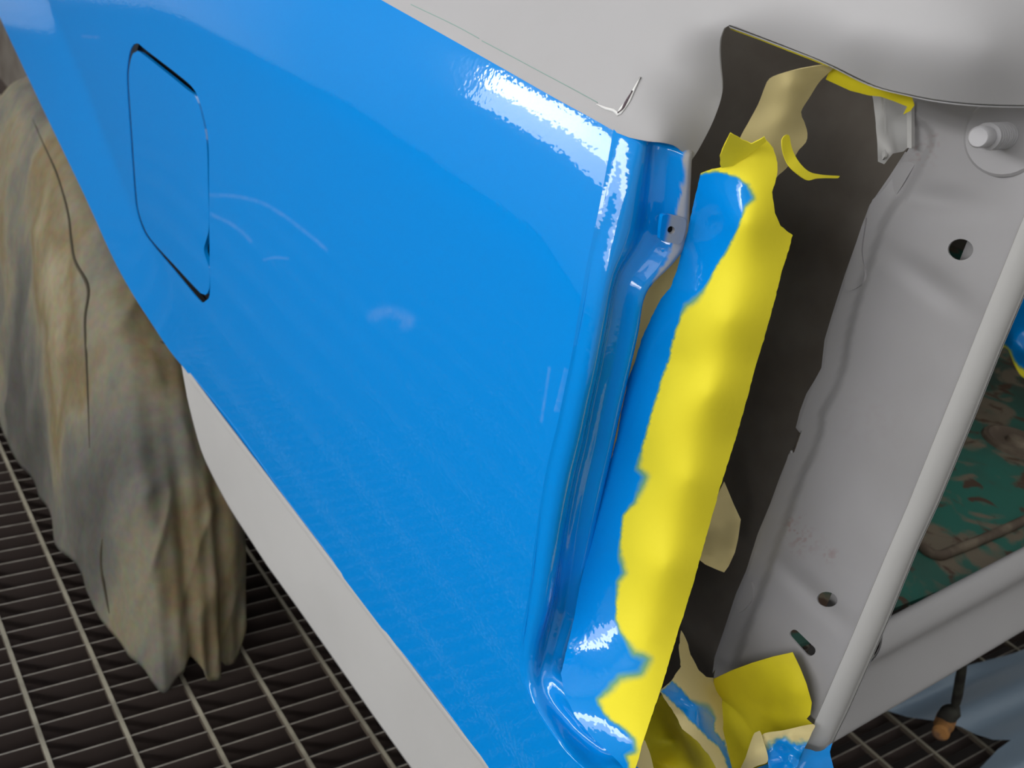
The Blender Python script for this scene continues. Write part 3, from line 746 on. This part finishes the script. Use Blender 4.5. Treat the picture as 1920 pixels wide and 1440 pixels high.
# bracket hanging at the top left of the pillar
brk = [(1632, 165), (1637, 186), (1641, 220), (1645, 270), (1646, 303), (1658, 308), (1674, 288), (1694, 284), (1703, 276), (1705, 160)]
bm_ = [(1632, 165, {'x': 0.548}), (1646, 303, {'x': 0.548}), (1662, 220, {'x': 0.545}), (1676, 165, {'x': 0.546}), (1673, 285, {'x': 0.546}), (1682, 220, {'x': 0.560}), (1700, 165, {'x': 0.565}), (1700, 280, {'x': 0.562})]
traced('bracket', brk, bm_, M['primer_light'], pil, 7, 0.002, curve=False)
traced('bracket_rib', [(1651, 180), (1656, 180), (1660, 292), (1654, 300)], [(1651, 180, {'x': 0.5435}), (1656, 290, {'x': 0.5435}), (1660, 292, {'x': 0.543})], M['primer_light'], pil, 6, 0.0015, curve=False)
traced('bracket_strip', [(1700, 190), (1709, 190), (1709, 278), (1701, 277)], [(1700, 190, {'x': 0.545}), (1709, 190, {'x': 0.545}), (1705, 278, {'x': 0.546})], M['primer_light'], pil, 5, 0.003, curve=False)

# ---- pale edge flange of the tailgate opening (rounded strip)
SL = [(1990, 240), (1919, 408), (1856, 564), (1789, 732), (1701, 950), (1661, 1042), (1590, 1211), (1507, 1402), (1480, 1465)]
SR = [(2030, 300), (1919, 553), (1877, 652), (1824, 786), (1759, 942), (1721, 1024), (1665, 1162), (1590, 1331), (1560, 1392), (1540, 1440)]
SLr, SRr = resample(SL, 60), resample(SR, 60); rows = []
for a, b in zip(SLr, SRr):
    A_ = pt(a[0], a[1], x=XI - 0.004); B_ = A_ + 0; tb = at(b[0], b[1], y=A_[1] - 0.006); B_ = E3 + ray(b)[0] * tb
    row = []
    for s in np.linspace(0, 1, 12):
        row.append(A_ + s * (B_ - A_) + np.array((-0.1, -0.005, 0)) * math.sin(math.pi * min(1, s * 1.15)) ** 0.7)
    row = np.array(row); row[:, 0] += 0.1 * np.sin(np.pi * np.minimum(1, np.linspace(0, 1, 12) * 1.15)) ** 0.7
    rows.append(row)
rows = np.array(rows)
strip = loft('tailgate_edge', rows, M['primer_light'], car, thick=0.002)
tag(strip, label='pale rounded edge strip of the tailgate opening')
# inward return of that strip
loft('edge_return', np.array([[r[-1] + np.array((0.004, 0.045, 0)) * k for k in np.linspace(0, 1, 5)] for r in rows]), M['primer'], strip)

# ---- rear cross panel (lower right)
YT = 0.372
rt = np.array([pt(1655, 1168, y=YT), pt(1790, 1098, y=YT), pt(1920, 1030, y=YT), pt(2040, 968, y=YT)])
rb = np.array([pt(1545, 1412, y=0.34), pt(1750, 1292, y=0.34), pt(1920, 1190, y=0.34), pt(2080, 1094, y=0.34)])
rt, rb = resample(rt, 30), resample(rb, 30); rows = []
for a, b in zip(rt, rb):
    r_ = [a + np.array((0, 0.012, -0.034)), a + np.array((0, 0.010, -0.014)), a + np.array((0, 0.006, -0.003))]
    for s in np.linspace(0, 1, 16):
        p = a + s * (b - a); p = p + np.array((0, 1, 0)) * (-0.010 * math.sin(math.pi * min(1, s * 2.6)) * (s < 0.385) + 0.003 * math.sin(math.pi * s)); r_.append(p)
    r_ += [b + np.array((0, 0.012, -0.003)), b + np.array((0, 0.03, -0.004))]
    rows.append(resample(r_, 40))
rows = np.array(rows)
for _ in range(3): rows[:, 1:-1] = 0.25 * rows[:, :-2] + 0.5 * rows[:, 1:-1] + 0.25 * rows[:, 2:]
rear = loft('rear_cross_panel', rows, M['primer'], car)
tag(rear, label='grey primed rear cross panel below the boot floor')

# ---- boot floor, old green paint with rust
ZF = 0.45
floor_pl = box('boot_floor', (0.607, 0.395, ZF - 0.004), (2.05, 1.32, ZF), M['rustfloor'], car)
tag(floor_pl, label='rusty green painted boot floor')
bead = [pt(*p, z=ZF + 0.003) for p in spline([(1700, 1000), (1722, 1016), (1738, 1034), (1760, 1042), (1785, 1034), (1850, 1008), (1925, 974), (2000, 940)], 8)]
tube('seam_bead', bead, 0.0055, M['rustbead'], floor_pl, 8)
pc = pt(1905, 832, z=ZF)
lathe('floor_plug', pc, (0, 0, 1), [(0.0, 0.044), (0.004, 0.042), (0.006, 0.036), (0.003, 0.030), (0.003, 0.016), (0.008, 0.012), (0.008, 0.0)], M['rustbead'], floor_pl, 28)
# closing walls of the boot so that it is dark inside
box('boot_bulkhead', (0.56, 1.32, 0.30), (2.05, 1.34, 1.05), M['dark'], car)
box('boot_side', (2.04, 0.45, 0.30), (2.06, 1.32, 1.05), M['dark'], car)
box('boot_shade_shelf', (0.62, 0.62, 1.03), (2.06, 1.34, 1.05), M['dark'], car)  # unseen shelf added above the boot to keep its inside dark

# ---- dark cavity behind the lamp opening
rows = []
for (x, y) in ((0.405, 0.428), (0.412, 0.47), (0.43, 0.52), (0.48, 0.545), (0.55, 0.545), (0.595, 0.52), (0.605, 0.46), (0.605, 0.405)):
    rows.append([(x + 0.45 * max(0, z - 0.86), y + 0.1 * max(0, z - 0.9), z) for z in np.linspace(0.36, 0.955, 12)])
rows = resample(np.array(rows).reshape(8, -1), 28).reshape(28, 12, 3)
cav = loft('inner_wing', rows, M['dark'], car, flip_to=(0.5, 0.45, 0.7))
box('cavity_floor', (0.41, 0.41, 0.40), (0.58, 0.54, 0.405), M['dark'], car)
# ---- blue lower corner under the lamp opening
lc = [(1378, 1452), (1400, 1446), (1440, 1432), (1478, 1418), (1507, 1403), (1530, 1409), (1546, 1405), (1561, 1393), (1556, 1410), (1563, 1440), (1570, 1480), (1560, 1560), (1330, 1560), (1340, 1490)]
corner = traced('lower_corner', lc, [(1400, 1446, {'x': 0.520}), (1507, 1403, {'x': 0.538}), (1561, 1393, {'x': 0.556}), (1565, 1520, {'x': 0.545}), (1340, 1520, {'x': 0.49}), (1450, 1460, {'x': 0.515})], M['paper'], car, 8, 0.002, paint=1.0, noise=[(40, 0.003, 3)])
tag(corner, label='blue painted lower rear corner')

# ================================================================== WHEEL COVER
def wheel_cover():
    NA, NZ = 260, 120
    zk = [0.0, 0.10, 0.20, 0.30, 0.38, 0.46, 0.51, 0.54, 0.56]
    y0k = [0.985, 1.03, 1.085, 1.16, 1.25, 1.38, 1.50, 1.62, 1.78]; x0k = [0.318, 0.320, 0.325, 0.332, 0.342, 0.360, 0.380, 0.402, 0.45]
    x1k = [0.50, 0.515, 0.53, 0.55, 0.57, 0.60, 0.60, 0.59, 0.56]; y1k = [2.10, 2.12, 2.12, 2.10, 2.08, 2.04, 2.0, 1.96, 1.88]
    P = np.zeros((NZ + 1, NA, 3)); a = 2 * np.pi * np.arange(NA) / NA; c, s_ = np.cos(a), np.sin(a)
    k = (np.abs(c) ** 4 + np.abs(s_) ** 4) ** (-0.25)
    tz = np.linspace(0, 1, NZ + 1); zz = 0.56 * (1 - (1 - tz) ** 1.35)
    def sm(z, v):
        f = np.interp(np.linspace(0, 0.56, 200), zk, v); ker = np.ones(25) / 25
        return np.interp(z, np.linspace(0, 0.56, 200), np.convolve(np.pad(f, 12, mode='edge'), ker, 'valid'))
    for j, z in enumerate(zz):
        ya, yb, xa, xb = (sm(z, v) for v in (y0k, y1k, x0k, x1k)); v = z / 0.56
        cx, cy, hx, hy = (xa + xb) / 2, (ya + yb) / 2, (xb - xa) / 2, (yb - ya) / 2
        fold = (0.008 * np.sin(11 * a + 1.4 * np.sin(4 * v + a)) + 0.003 * np.sin(27 * a + 5 * v)) * (0.10 + 0.90 * (1 - v) ** 2)
        x = cx + hx * c * k + fold * c; y = cy + hy * s_ * k + 1.2 * fold * s_
        hem = (0.004 + 0.030 * np.maximum(0, np.sin(7 * a + 1.0)) ** 2 + 0.010 * np.maximum(0, np.sin(19 * a))) * (1 - sstep(0, 0.12, z))
        P[j] = np.c_[x, y, np.full(NA, z) + hem]
    q = P.reshape(-1, 3)
    # draped pulls: ridged noise running down the slope
    g = np.c_[q[:, 1] * 6 + q[:, 0] * 16, q[:, 2] * 3.5]
    rid = 1 - np.abs(vnoise(g, 5)); rid2 = 1 - np.abs(vnoise(np.c_[q[:, 1] * 11 - q[:, 0] * 22 + q[:, 2] * 6, q[:, 2] * 5 + q[:, 1] * 3], 8))
    nn = 0.010 * (rid - 0.6) + 0.006 * (rid2 ** 3 - 0.3) + vnoise(np.c_[q[:, 1] * 40 - q[:, 0] * 30, q[:, 2] * 28], 6) * 0.0016
    ctr = np.array((0.45, 1.6, 0.1)); d = q - ctr; d[:, 2] *= 0.5; d[:, 1] *= 0.4; d /= np.maximum(np.linalg.norm(d, axis=1, keepdims=True), 1e-6)
    q = q + d * (nn * np.clip(q[:, 2] / 0.05, 0, 1))[:, None]
    n = NA; Fc = []
    for j in range(NZ):
        for i in range(n): Fc.append((j * n + i, j * n + (i + 1) % n, (j + 1) * n + (i + 1) % n, (j + 1) * n + i))
    Fc.append([NZ * n + i for i in range(n)])
    from mathutils.bvhtree import BVHTree
    bv = BVHTree.FromPolygons([tuple(p) for p in q], [tuple(int(i) for i in f) for f in Fc])
    o = raw_mesh('wheel_cover', q, Fc, M['canvas'])
    for path in ([(62, 225), (78, 262), (108, 330), (128, 400), (134, 450), (142, 492), (166, 540), (160, 600), (163, 680), (166, 760), (168, 840)], [(350, 660), (300, 640)], [(205, 1150), (190, 1060), (192, 1010)]):
        hits = []
        for p in spline(path, 5):
            h = bv.ray_cast(EYE, Vector(ray(p)[0]).normalized())
            if h[0] is not None: hits.append(np.array(h[0]))
        if len(hits) > 4:
            hits = np.array(hits)
            for _ in range(3): hits[1:-1] = 0.25 * hits[:-2] + 0.5 * hits[1:-1] + 0.25 * hits[2:]
            tube('seam', hits, np.interp(np.linspace(0, 1, len(hits)), [0, 0.15, 0.5, 0.85, 1], [0.0006, 0.0016, 0.0026, 0.0016, 0.0006]), M['seam'], o, 6)
    md = o.modifiers.new('solid', 'SOLIDIFY'); md.thickness = 0.002
    return tag(o, 'stained beige canvas cover draped over the wheel under the blue panel', 'wheel cover')
wheel_cover()

# ================================================================== MASKING PAPERS
def sheet(name, label, outline, ctrl, **k):
    k.setdefault('thick', 0.0004); k.setdefault('step', 7)
    mat = k.pop('mat', M['paper']); k.setdefault('paint', 0.0)
    o = traced(name, outline, ctrl, mat, None, **k)
    return tag(o, label, 'masking paper', 'masking papers in the lamp opening')

STRIP = [(1314, 325), (1334, 317), (1352, 314), (1350, 290), (1358, 270), (1368, 250), (1391, 262), (1408, 269), (1432, 257), (1450, 278), (1458, 305), (1457, 330), (1448, 361), (1453, 399), (1464, 424), (1486, 441), (1480, 465), (1467, 505), (1448, 580), (1430, 645), (1420, 674), (1400, 750), (1380, 820), (1350, 915), (1326, 1000), (1298, 1100), (1273, 1180), (1240, 1290), (1207, 1386), (1192, 1440), (1186, 1465), (1160, 1428), (1114, 1385), (1080, 1345), (1058, 1300), (1052, 1262), (1062, 1220), (1076, 1160), (1088, 1095), (1109, 1005), (1122, 960), (1140, 880), (1157, 820), (1164, 775), (1179, 707), (1192, 674), (1204, 633), (1223, 591), (1239, 560), (1256, 541), (1268, 510), (1276, 480), (1290, 430), (1302, 375)]
PAINT = [(1290, 330), (1314, 327), (1345, 322), (1380, 331), (1402, 348), (1412, 372), (1396, 388), (1384, 425), (1362, 470), (1340, 505), (1316, 548), (1296, 566), (1284, 572), (1266, 620), (1252, 680), (1242, 705), (1226, 760), (1208, 820), (1194, 880), (1210, 893), (1200, 915), (1190, 940), (1168, 965), (1164, 990), (1160, 1040), (1170, 1075), (1157, 1090), (1154, 1160), (1164, 1188), (1188, 1226), (1215, 1236), (1200, 1262), (1160, 1268), (1142, 1290), (1118, 1312), (1130, 1335), (1150, 1355), (1172, 1368), (1188, 1388), (1190, 1408), (1172, 1416), (1190, 1480), (900, 1480), (900, 330)]
def strip_soft(q):
    s = np.full(len(q), 3.0)
    for cx, cy, r, v in ((1205, 905, 45, 14), (1165, 1065, 40, 11), (1200, 1245, 55, 18), (1140, 1290, 40, 12), (1190, 1400, 35, 9), (1300, 565, 30, 12), (1405, 365, 25, 8)):
        s = s + v * np.exp(-((q[:, 0] - cx) ** 2 + (q[:, 1] - cy) ** 2) / r ** 2)
    return s
def crumple(q):
    return None
strip_ctrl = [(1314, 325, {'y': 0.401}), (1276, 480, {'y': 0.406}), (1204, 633, {'y': 0.412}), (1157, 820, {'y': 0.409}), (1113, 1005, {'y': 0.403}), (1088, 1095, {'y': 0.397}), (1062, 1220, {'y': 0.378}), (1058, 1300, {'y': 0.354}), (1114, 1385, {'y': 0.320}), (1186, 1465, {'y': 0.290}),
              (1368, 250, {'y': 0.385}), (1450, 290, {'y': 0.370}), (1486, 441, {'y': 0.358}), (1420, 674, {'y': 0.352}), (1380, 820, {'y': 0.350}), (1326, 1000, {'y': 0.345}), (1273, 1180, {'y': 0.335}), (1240, 1290, {'y': 0.314}), (1207, 1386, {'y': 0.296}),
              (1400, 420, {'y': 0.362}), (1365, 600, {'y': 0.357}), (1330, 740, {'y': 0.355}), (1290, 900, {'y': 0.352}), (1250, 1060, {'y': 0.346}), (1215, 1200, {'y': 0.338}), (1340, 420, {'y': 0.385}), (1280, 680, {'y': 0.381}), (1220, 900, {'y': 0.377}), (1175, 1080, {'y': 0.369})]
sheet('masking_paper', 'long yellow masking paper strip down the lamp opening, left half sprayed blue', STRIP, strip_ctrl, step=4.6,
      noise=[(150, 0.0020, 11), (70, 0.0006, 12)], curve=False, wobble=0.7, paint=lambda q: paint_mask(q, PAINT, 2.5, 2.2, 2, strip_soft))
# folded-over top corner of that strip
sheet('masking_paper', 'small yellow folded flap at the top of the long strip', [(1369, 249), (1392, 262), (1409, 270), (1433, 257), (1437, 266), (1408, 288), (1375, 311), (1352, 316), (1350, 292)],
      [(1369, 249, {'y': 0.374}), (1352, 314, {'y': 0.384}), (1433, 260, {'y': 0.362}), (1395, 290, {'y': 0.376})], curve=False, wobble=1)
sheet('masking_paper', 'beige torn paper curl above the long yellow strip', [(1556, 121), (1512, 127), (1467, 137), (1443, 147), (1434, 163), (1422, 194), (1405, 226), (1388, 258), (1380, 285), (1400, 330), (1440, 345), (1460, 328), (1474, 316), (1488, 298), (1498, 281), (1511, 267), (1514, 250), (1508, 228), (1502, 210), (1519, 181), (1537, 153), (1562, 128)],
      [(1556, 121, {'y': 0.365}), (1443, 147, {'y': 0.400}), (1405, 226, {'y': 0.412}), (1380, 285, {'y': 0.412}), (1460, 328, {'y': 0.402}), (1514, 250, {'y': 0.395}), (1519, 181, {'y': 0.385}), (1465, 220, {'y': 0.395}), (1480, 160, {'y': 0.384})],
      mat=M['paper_back'], noise=[(45, 0.0025, 21)])
sheet('masking_paper', 'thin yellow paper curl sticking out to the right of the beige curl', [(1467, 260), (1479, 253), (1485, 278), (1497, 302), (1516, 321), (1537, 327), (1560, 329), (1575, 330), (1572, 334), (1548, 334), (1530, 335), (1514, 338), (1495, 326), (1478, 309), (1468, 285)],
      [(1473, 256, {'y': 0.372}), (1480, 300, {'y': 0.368}), (1510, 330, {'y': 0.362}), (1574, 331, {'y': 0.366}), (1488, 312, {'y': 0.365})], step=4)
sheet('masking_paper', 'yellow tape hanging along the grey overhang beside the bracket', [(1548, 149), (1560, 122), (1600, 138), (1660, 160), (1706, 172), (1714, 198), (1707, 208), (1693, 215), (1701, 200), (1674, 189), (1650, 181), (1629, 179), (1594, 170)],
      [(1565, 127, {'y': 0.366}), (1660, 162, {'y': 0.334}), (1706, 174, {'y': 0.322}), (1714, 198, {'y': 0.320}), (1548, 149, {'y': 0.374}), (1629, 179, {'y': 0.346}), (1693, 213, {'y': 0.328})], mat=M['paper_dark'], step=5, curve=False)
sheet('masking_paper', 'thin yellow tape edge under the left of the overhang', [(1368, 50), (1420, 68), (1500, 99), (1556, 121), (1556, 125), (1500, 103), (1420, 72), (1370, 54)],
      [(1368, 50, {'y': 0.404}), (1500, 99, {'y': 0.368}), (1556, 125, {'y': 0.352})], mat=M['paper_dark'], step=5, curve=False)
sheet('masking_paper', 'crumpled pale paper scrap poking out behind the long strip', [(1358, 903), (1366, 922), (1376, 946), (1389, 974), (1384, 1010), (1378, 1036), (1366, 1062), (1358, 1073), (1340, 1066), (1322, 1058), (1305, 1045), (1318, 1000), (1335, 950)],
      [(1358, 903, {'y': 0.395}), (1389, 974, {'y': 0.392}), (1358, 1073, {'y': 0.375}), (1305, 1045, {'y': 0.385}), (1350, 990, {'y': 0.378}), (1370, 1030, {'y': 0.387})], mat=M['paper_back'], step=6, curve=False, noise=[(22, 0.002, 5)])
sheet('masking_paper', 'khaki paper backing seen through the gap beside the jamb', [(1296, 455), (1262, 480), (1210, 535), (1196, 600), (1172, 690), (1146, 830), (1138, 870), (1160, 870), (1185, 760), (1215, 660), (1262, 580), (1290, 520)],
      [(1296, 455, {'y': 0.424}), (1210, 535, {'y': 0.424}), (1262, 580, {'y': 0.422}), (1138, 870, {'y': 0.420}), (1160, 870, {'y': 0.420})], mat=M['paper_back'])

# lower crumpled sheets
sheet('masking_paper', 'bright yellow sheet stuck to the foot of the grey pillar', [(1338, 1273), (1372, 1257), (1410, 1243), (1450, 1231), (1486, 1223), (1500, 1252), (1512, 1282), (1522, 1318), (1519, 1340), (1512, 1348), (1526, 1360), (1500, 1420), (1440, 1450), (1360, 1450), (1340, 1380)],
      [(1338, 1273, {'x': 0.525}), (1410, 1243, {'x': 0.530}), (1486, 1223, {'x': 0.538}), (1522, 1320, {'x': 0.542}), (1526, 1360, {'x': 0.542}), (1440, 1320, {'x': 0.542}), (1490, 1300, {'x': 0.536}), (1470, 1330, {'x': 0.541}), (1400, 1430, {'x': 0.535}), (1370, 1340, {'x': 0.535}), (1500, 1420, {'x': 0.540})], mat=M['paper_dark'], curve=False, step=6)
BS = [(1240, 1296), (1259, 1277), (1275, 1290), (1294, 1312), (1303, 1318), (1326, 1326), (1340, 1345), (1338, 1372), (1357, 1390), (1374, 1440), (1366, 1440), (1350, 1402), (1325, 1382), (1312, 1368), (1290, 1345), (1272, 1327)]
def bs_soft(q): return 1.6 + 14 * np.exp(-((q[:, 0] - 1322) ** 2 + (q[:, 1] - 1325) ** 2) / 22 ** 2)
sheet('masking_paper', 'folded beige paper with a blue painted stripe below the long strip', [(1237, 1296), (1259, 1277), (1268, 1263), (1277, 1250), (1274, 1215), (1275, 1200), (1278, 1182), (1289, 1205), (1294, 1227), (1311, 1257), (1323, 1269), (1337, 1271), (1350, 1279), (1355, 1290), (1354, 1318), (1356, 1368), (1362, 1394), (1374, 1445), (1378, 1490), (1365, 1490), (1344, 1440), (1329, 1415), (1307, 1388), (1279, 1366), (1267, 1340), (1247, 1312)],
      [(1237, 1296, {'y': 0.332}), (1259, 1277, {'y': 0.337}), (1278, 1182, {'y': 0.365}), (1294, 1227, {'y': 0.362}), (1350, 1279, {'y': 0.352}), (1356, 1368, {'y': 0.322}), (1372, 1470, {'y': 0.293}), (1267, 1340, {'y': 0.326}), (1307, 1388, {'y': 0.310}), (1310, 1320, {'y': 0.322}), (1310, 1275, {'y': 0.347}), (1335, 1300, {'y': 0.345})],
      mat=M['paper_back'], step=4, curve=False, wobble=1.0, paint=lambda q: paint_mask(q, BS, 2, 2, 6, bs_soft), noise=[(30, 0.0010, 9)])
sheet('masking_paper', 'dark yellow creased sheet in the foot of the lamp opening', [(1250, 1290), (1235, 1310), (1207, 1386), (1205, 1450), (1230, 1500), (1380, 1500), (1360, 1380), (1330, 1330)],
      [(1250, 1290, {'y': 0.372}), (1207, 1386, {'y': 0.345}), (1205, 1450, {'y': 0.33}), (1380, 1500, {'y': 0.345}), (1330, 1330, {'y': 0.375}), (1265, 1390, {'y': 0.342}), (1285, 1375, {'y': 0.366}), (1300, 1440, {'y': 0.338}), (1240, 1430, {'y': 0.349})], mat=M['paper_dark'], step=6, curve=False, noise=[(28, 0.003, 14)])
sheet('masking_paper', 'small beige paper corner below the end of the long strip', [(1206, 1386), (1214, 1400), (1222, 1425), (1228, 1470), (1195, 1470), (1188, 1440), (1196, 1414)],
      [(1206, 1386, {'y': 0.312}), (1222, 1425, {'y': 0.305}), (1195, 1470, {'y': 0.292})], mat=M['paper_back'], step=6)
sheet('masking_paper', 'beige paper cone beside the blue painted sheet', [(1424, 1370), (1431, 1388), (1440, 1426), (1420, 1436), (1388, 1448), (1398, 1420), (1408, 1390), (1415, 1374)],
      [(1424, 1370, {'x': 0.515}), (1440, 1426, {'x': 0.512}), (1388, 1448, {'x': 0.515}), (1416, 1415, {'x': 0.507})], mat=M['paper_back'], step=5)
BP = [(1425, 1415), (1448, 1392), (1470, 1386), (1495, 1394), (1520, 1392), (1530, 1500), (1400, 1500)]
sheet('masking_paper', 'crinkled sheet at the pillar foot, beige above and sprayed blue below', [(1430, 1377), (1470, 1369), (1525, 1358), (1522, 1374), (1512, 1396), (1500, 1418), (1492, 1440), (1450, 1470), (1440, 1428), (1436, 1400)],
      [(1430, 1377, {'x': 0.516}), (1525, 1358, {'x': 0.540}), (1500, 1420, {'x': 0.526}), (1450, 1470, {'x': 0.505}), (1465, 1420, {'x': 0.520}), (1480, 1395, {'x': 0.521})], mat=M['paper_back'], step=4, noise=[(18, 0.0022, 30)], paint=lambda q: paint_mask(q, BP, 9, 6, 7))

# far side of the boot: blue sprayed masking paper with a yellow edge
FP = [(1870, 660), (1878, 652), (1890, 655), (1905, 690), (1925, 712), (1990, 740), (2000, 480), (1930, 520), (1890, 560), (1860, 640)]
FB = [(1850, 480), (1872, 640), (1884, 645), (1897, 660), (1903, 676), (1915, 690), (1935, 700), (2010, 720), (2010, 470)]
o = sheet('masking_paper', 'blue sprayed paper with yellow edge at the far side of the boot', FP, [(1870, 660, {'t': 1.40}), (1925, 712, {'t': 1.38}), (2000, 480, {'t': 1.45}), (1890, 560, {'t': 1.43}), (1920, 640, {'t': 1.37})], step=6, noise=[(30, 0.01, 40)], paint=lambda q: paint_mask(q, FB, 3, 4, 12))
del o['group']

# ================================================================== FLOOR ITEMS ON THE RIGHT
film = [(1655, 1330), (1700, 1343), (1750, 1350), (1800, 1362), (1830, 1376), (1862, 1386), (1896, 1387), (1870, 1406), (1838, 1440), (1800, 1490), (1990, 1500), (2010, 1180), (1900, 1225), (1760, 1262), (1660, 1300)]
fo = linear(film, 10)
Q, T = triangulate(fo, [], 10)
def ffilm(q):
    z = 0.010 + 0.016 * (1 + vnoise(np.c_[(q[:, 0] + 2.2 * q[:, 1]) / 110, (q[:, 1] - 0.3 * q[:, 0]) / 200], 3))
    r = ray(q); return E3 + r * ((z - 1.0) / r[:, 2])[:, None]
tag(solid_from('plastic_sheet', Q, T, ffilm, 0.0006, M['film'], None, 0.8), 'wrinkled bluish clear plastic sheet on the grating behind the car', 'plastic sheet')

hg = empty('exhaust_hanger', tuple(pt(1795, 1300, y=0.42)), label='dark rod with a rusty orange end hanging below the grey rear panel', cat='hanger')
HY = 0.42
rt_ = pt(1806, 1225, y=HY); rt_[2] = ZF - 0.005
tube('rod', [rt_, pt(1806, 1225, y=HY), pt(1803, 1258, y=HY), pt(1800, 1275, y=HY), pt(1796, 1300, y=HY), pt(1792, 1318, y=HY), pt(1790, 1326, y=HY)], [0.0055, 0.0055, 0.0055, 0.0058, 0.006, 0.0055, 0.002], M['rubber'], hg, 12)
kp = [pt(1794, 1322, y=HY), pt(1788, 1332, y=HY), pt(1778, 1340, y=HY), pt(1766, 1350, y=HY)]
tube('knot', kp, [0.004, 0.0105, 0.0115, 0.008], M['rubber'], hg, 12)
c0, c1 = pt(1779, 1336, y=HY + 0.01), pt(1763, 1376, y=HY - 0.012)
LE = float(np.linalg.norm(c1 - c0)); lathe('rusty_end', c0, c1 - c0, [(LE * h, r) for h, r in ((0, 0.0105), (0.25, 0.0118), (0.6, 0.0118), (0.66, 0.0098), (0.95, 0.0102), (1, 0.007), (1, 0))], M['rusty'], hg, 18)
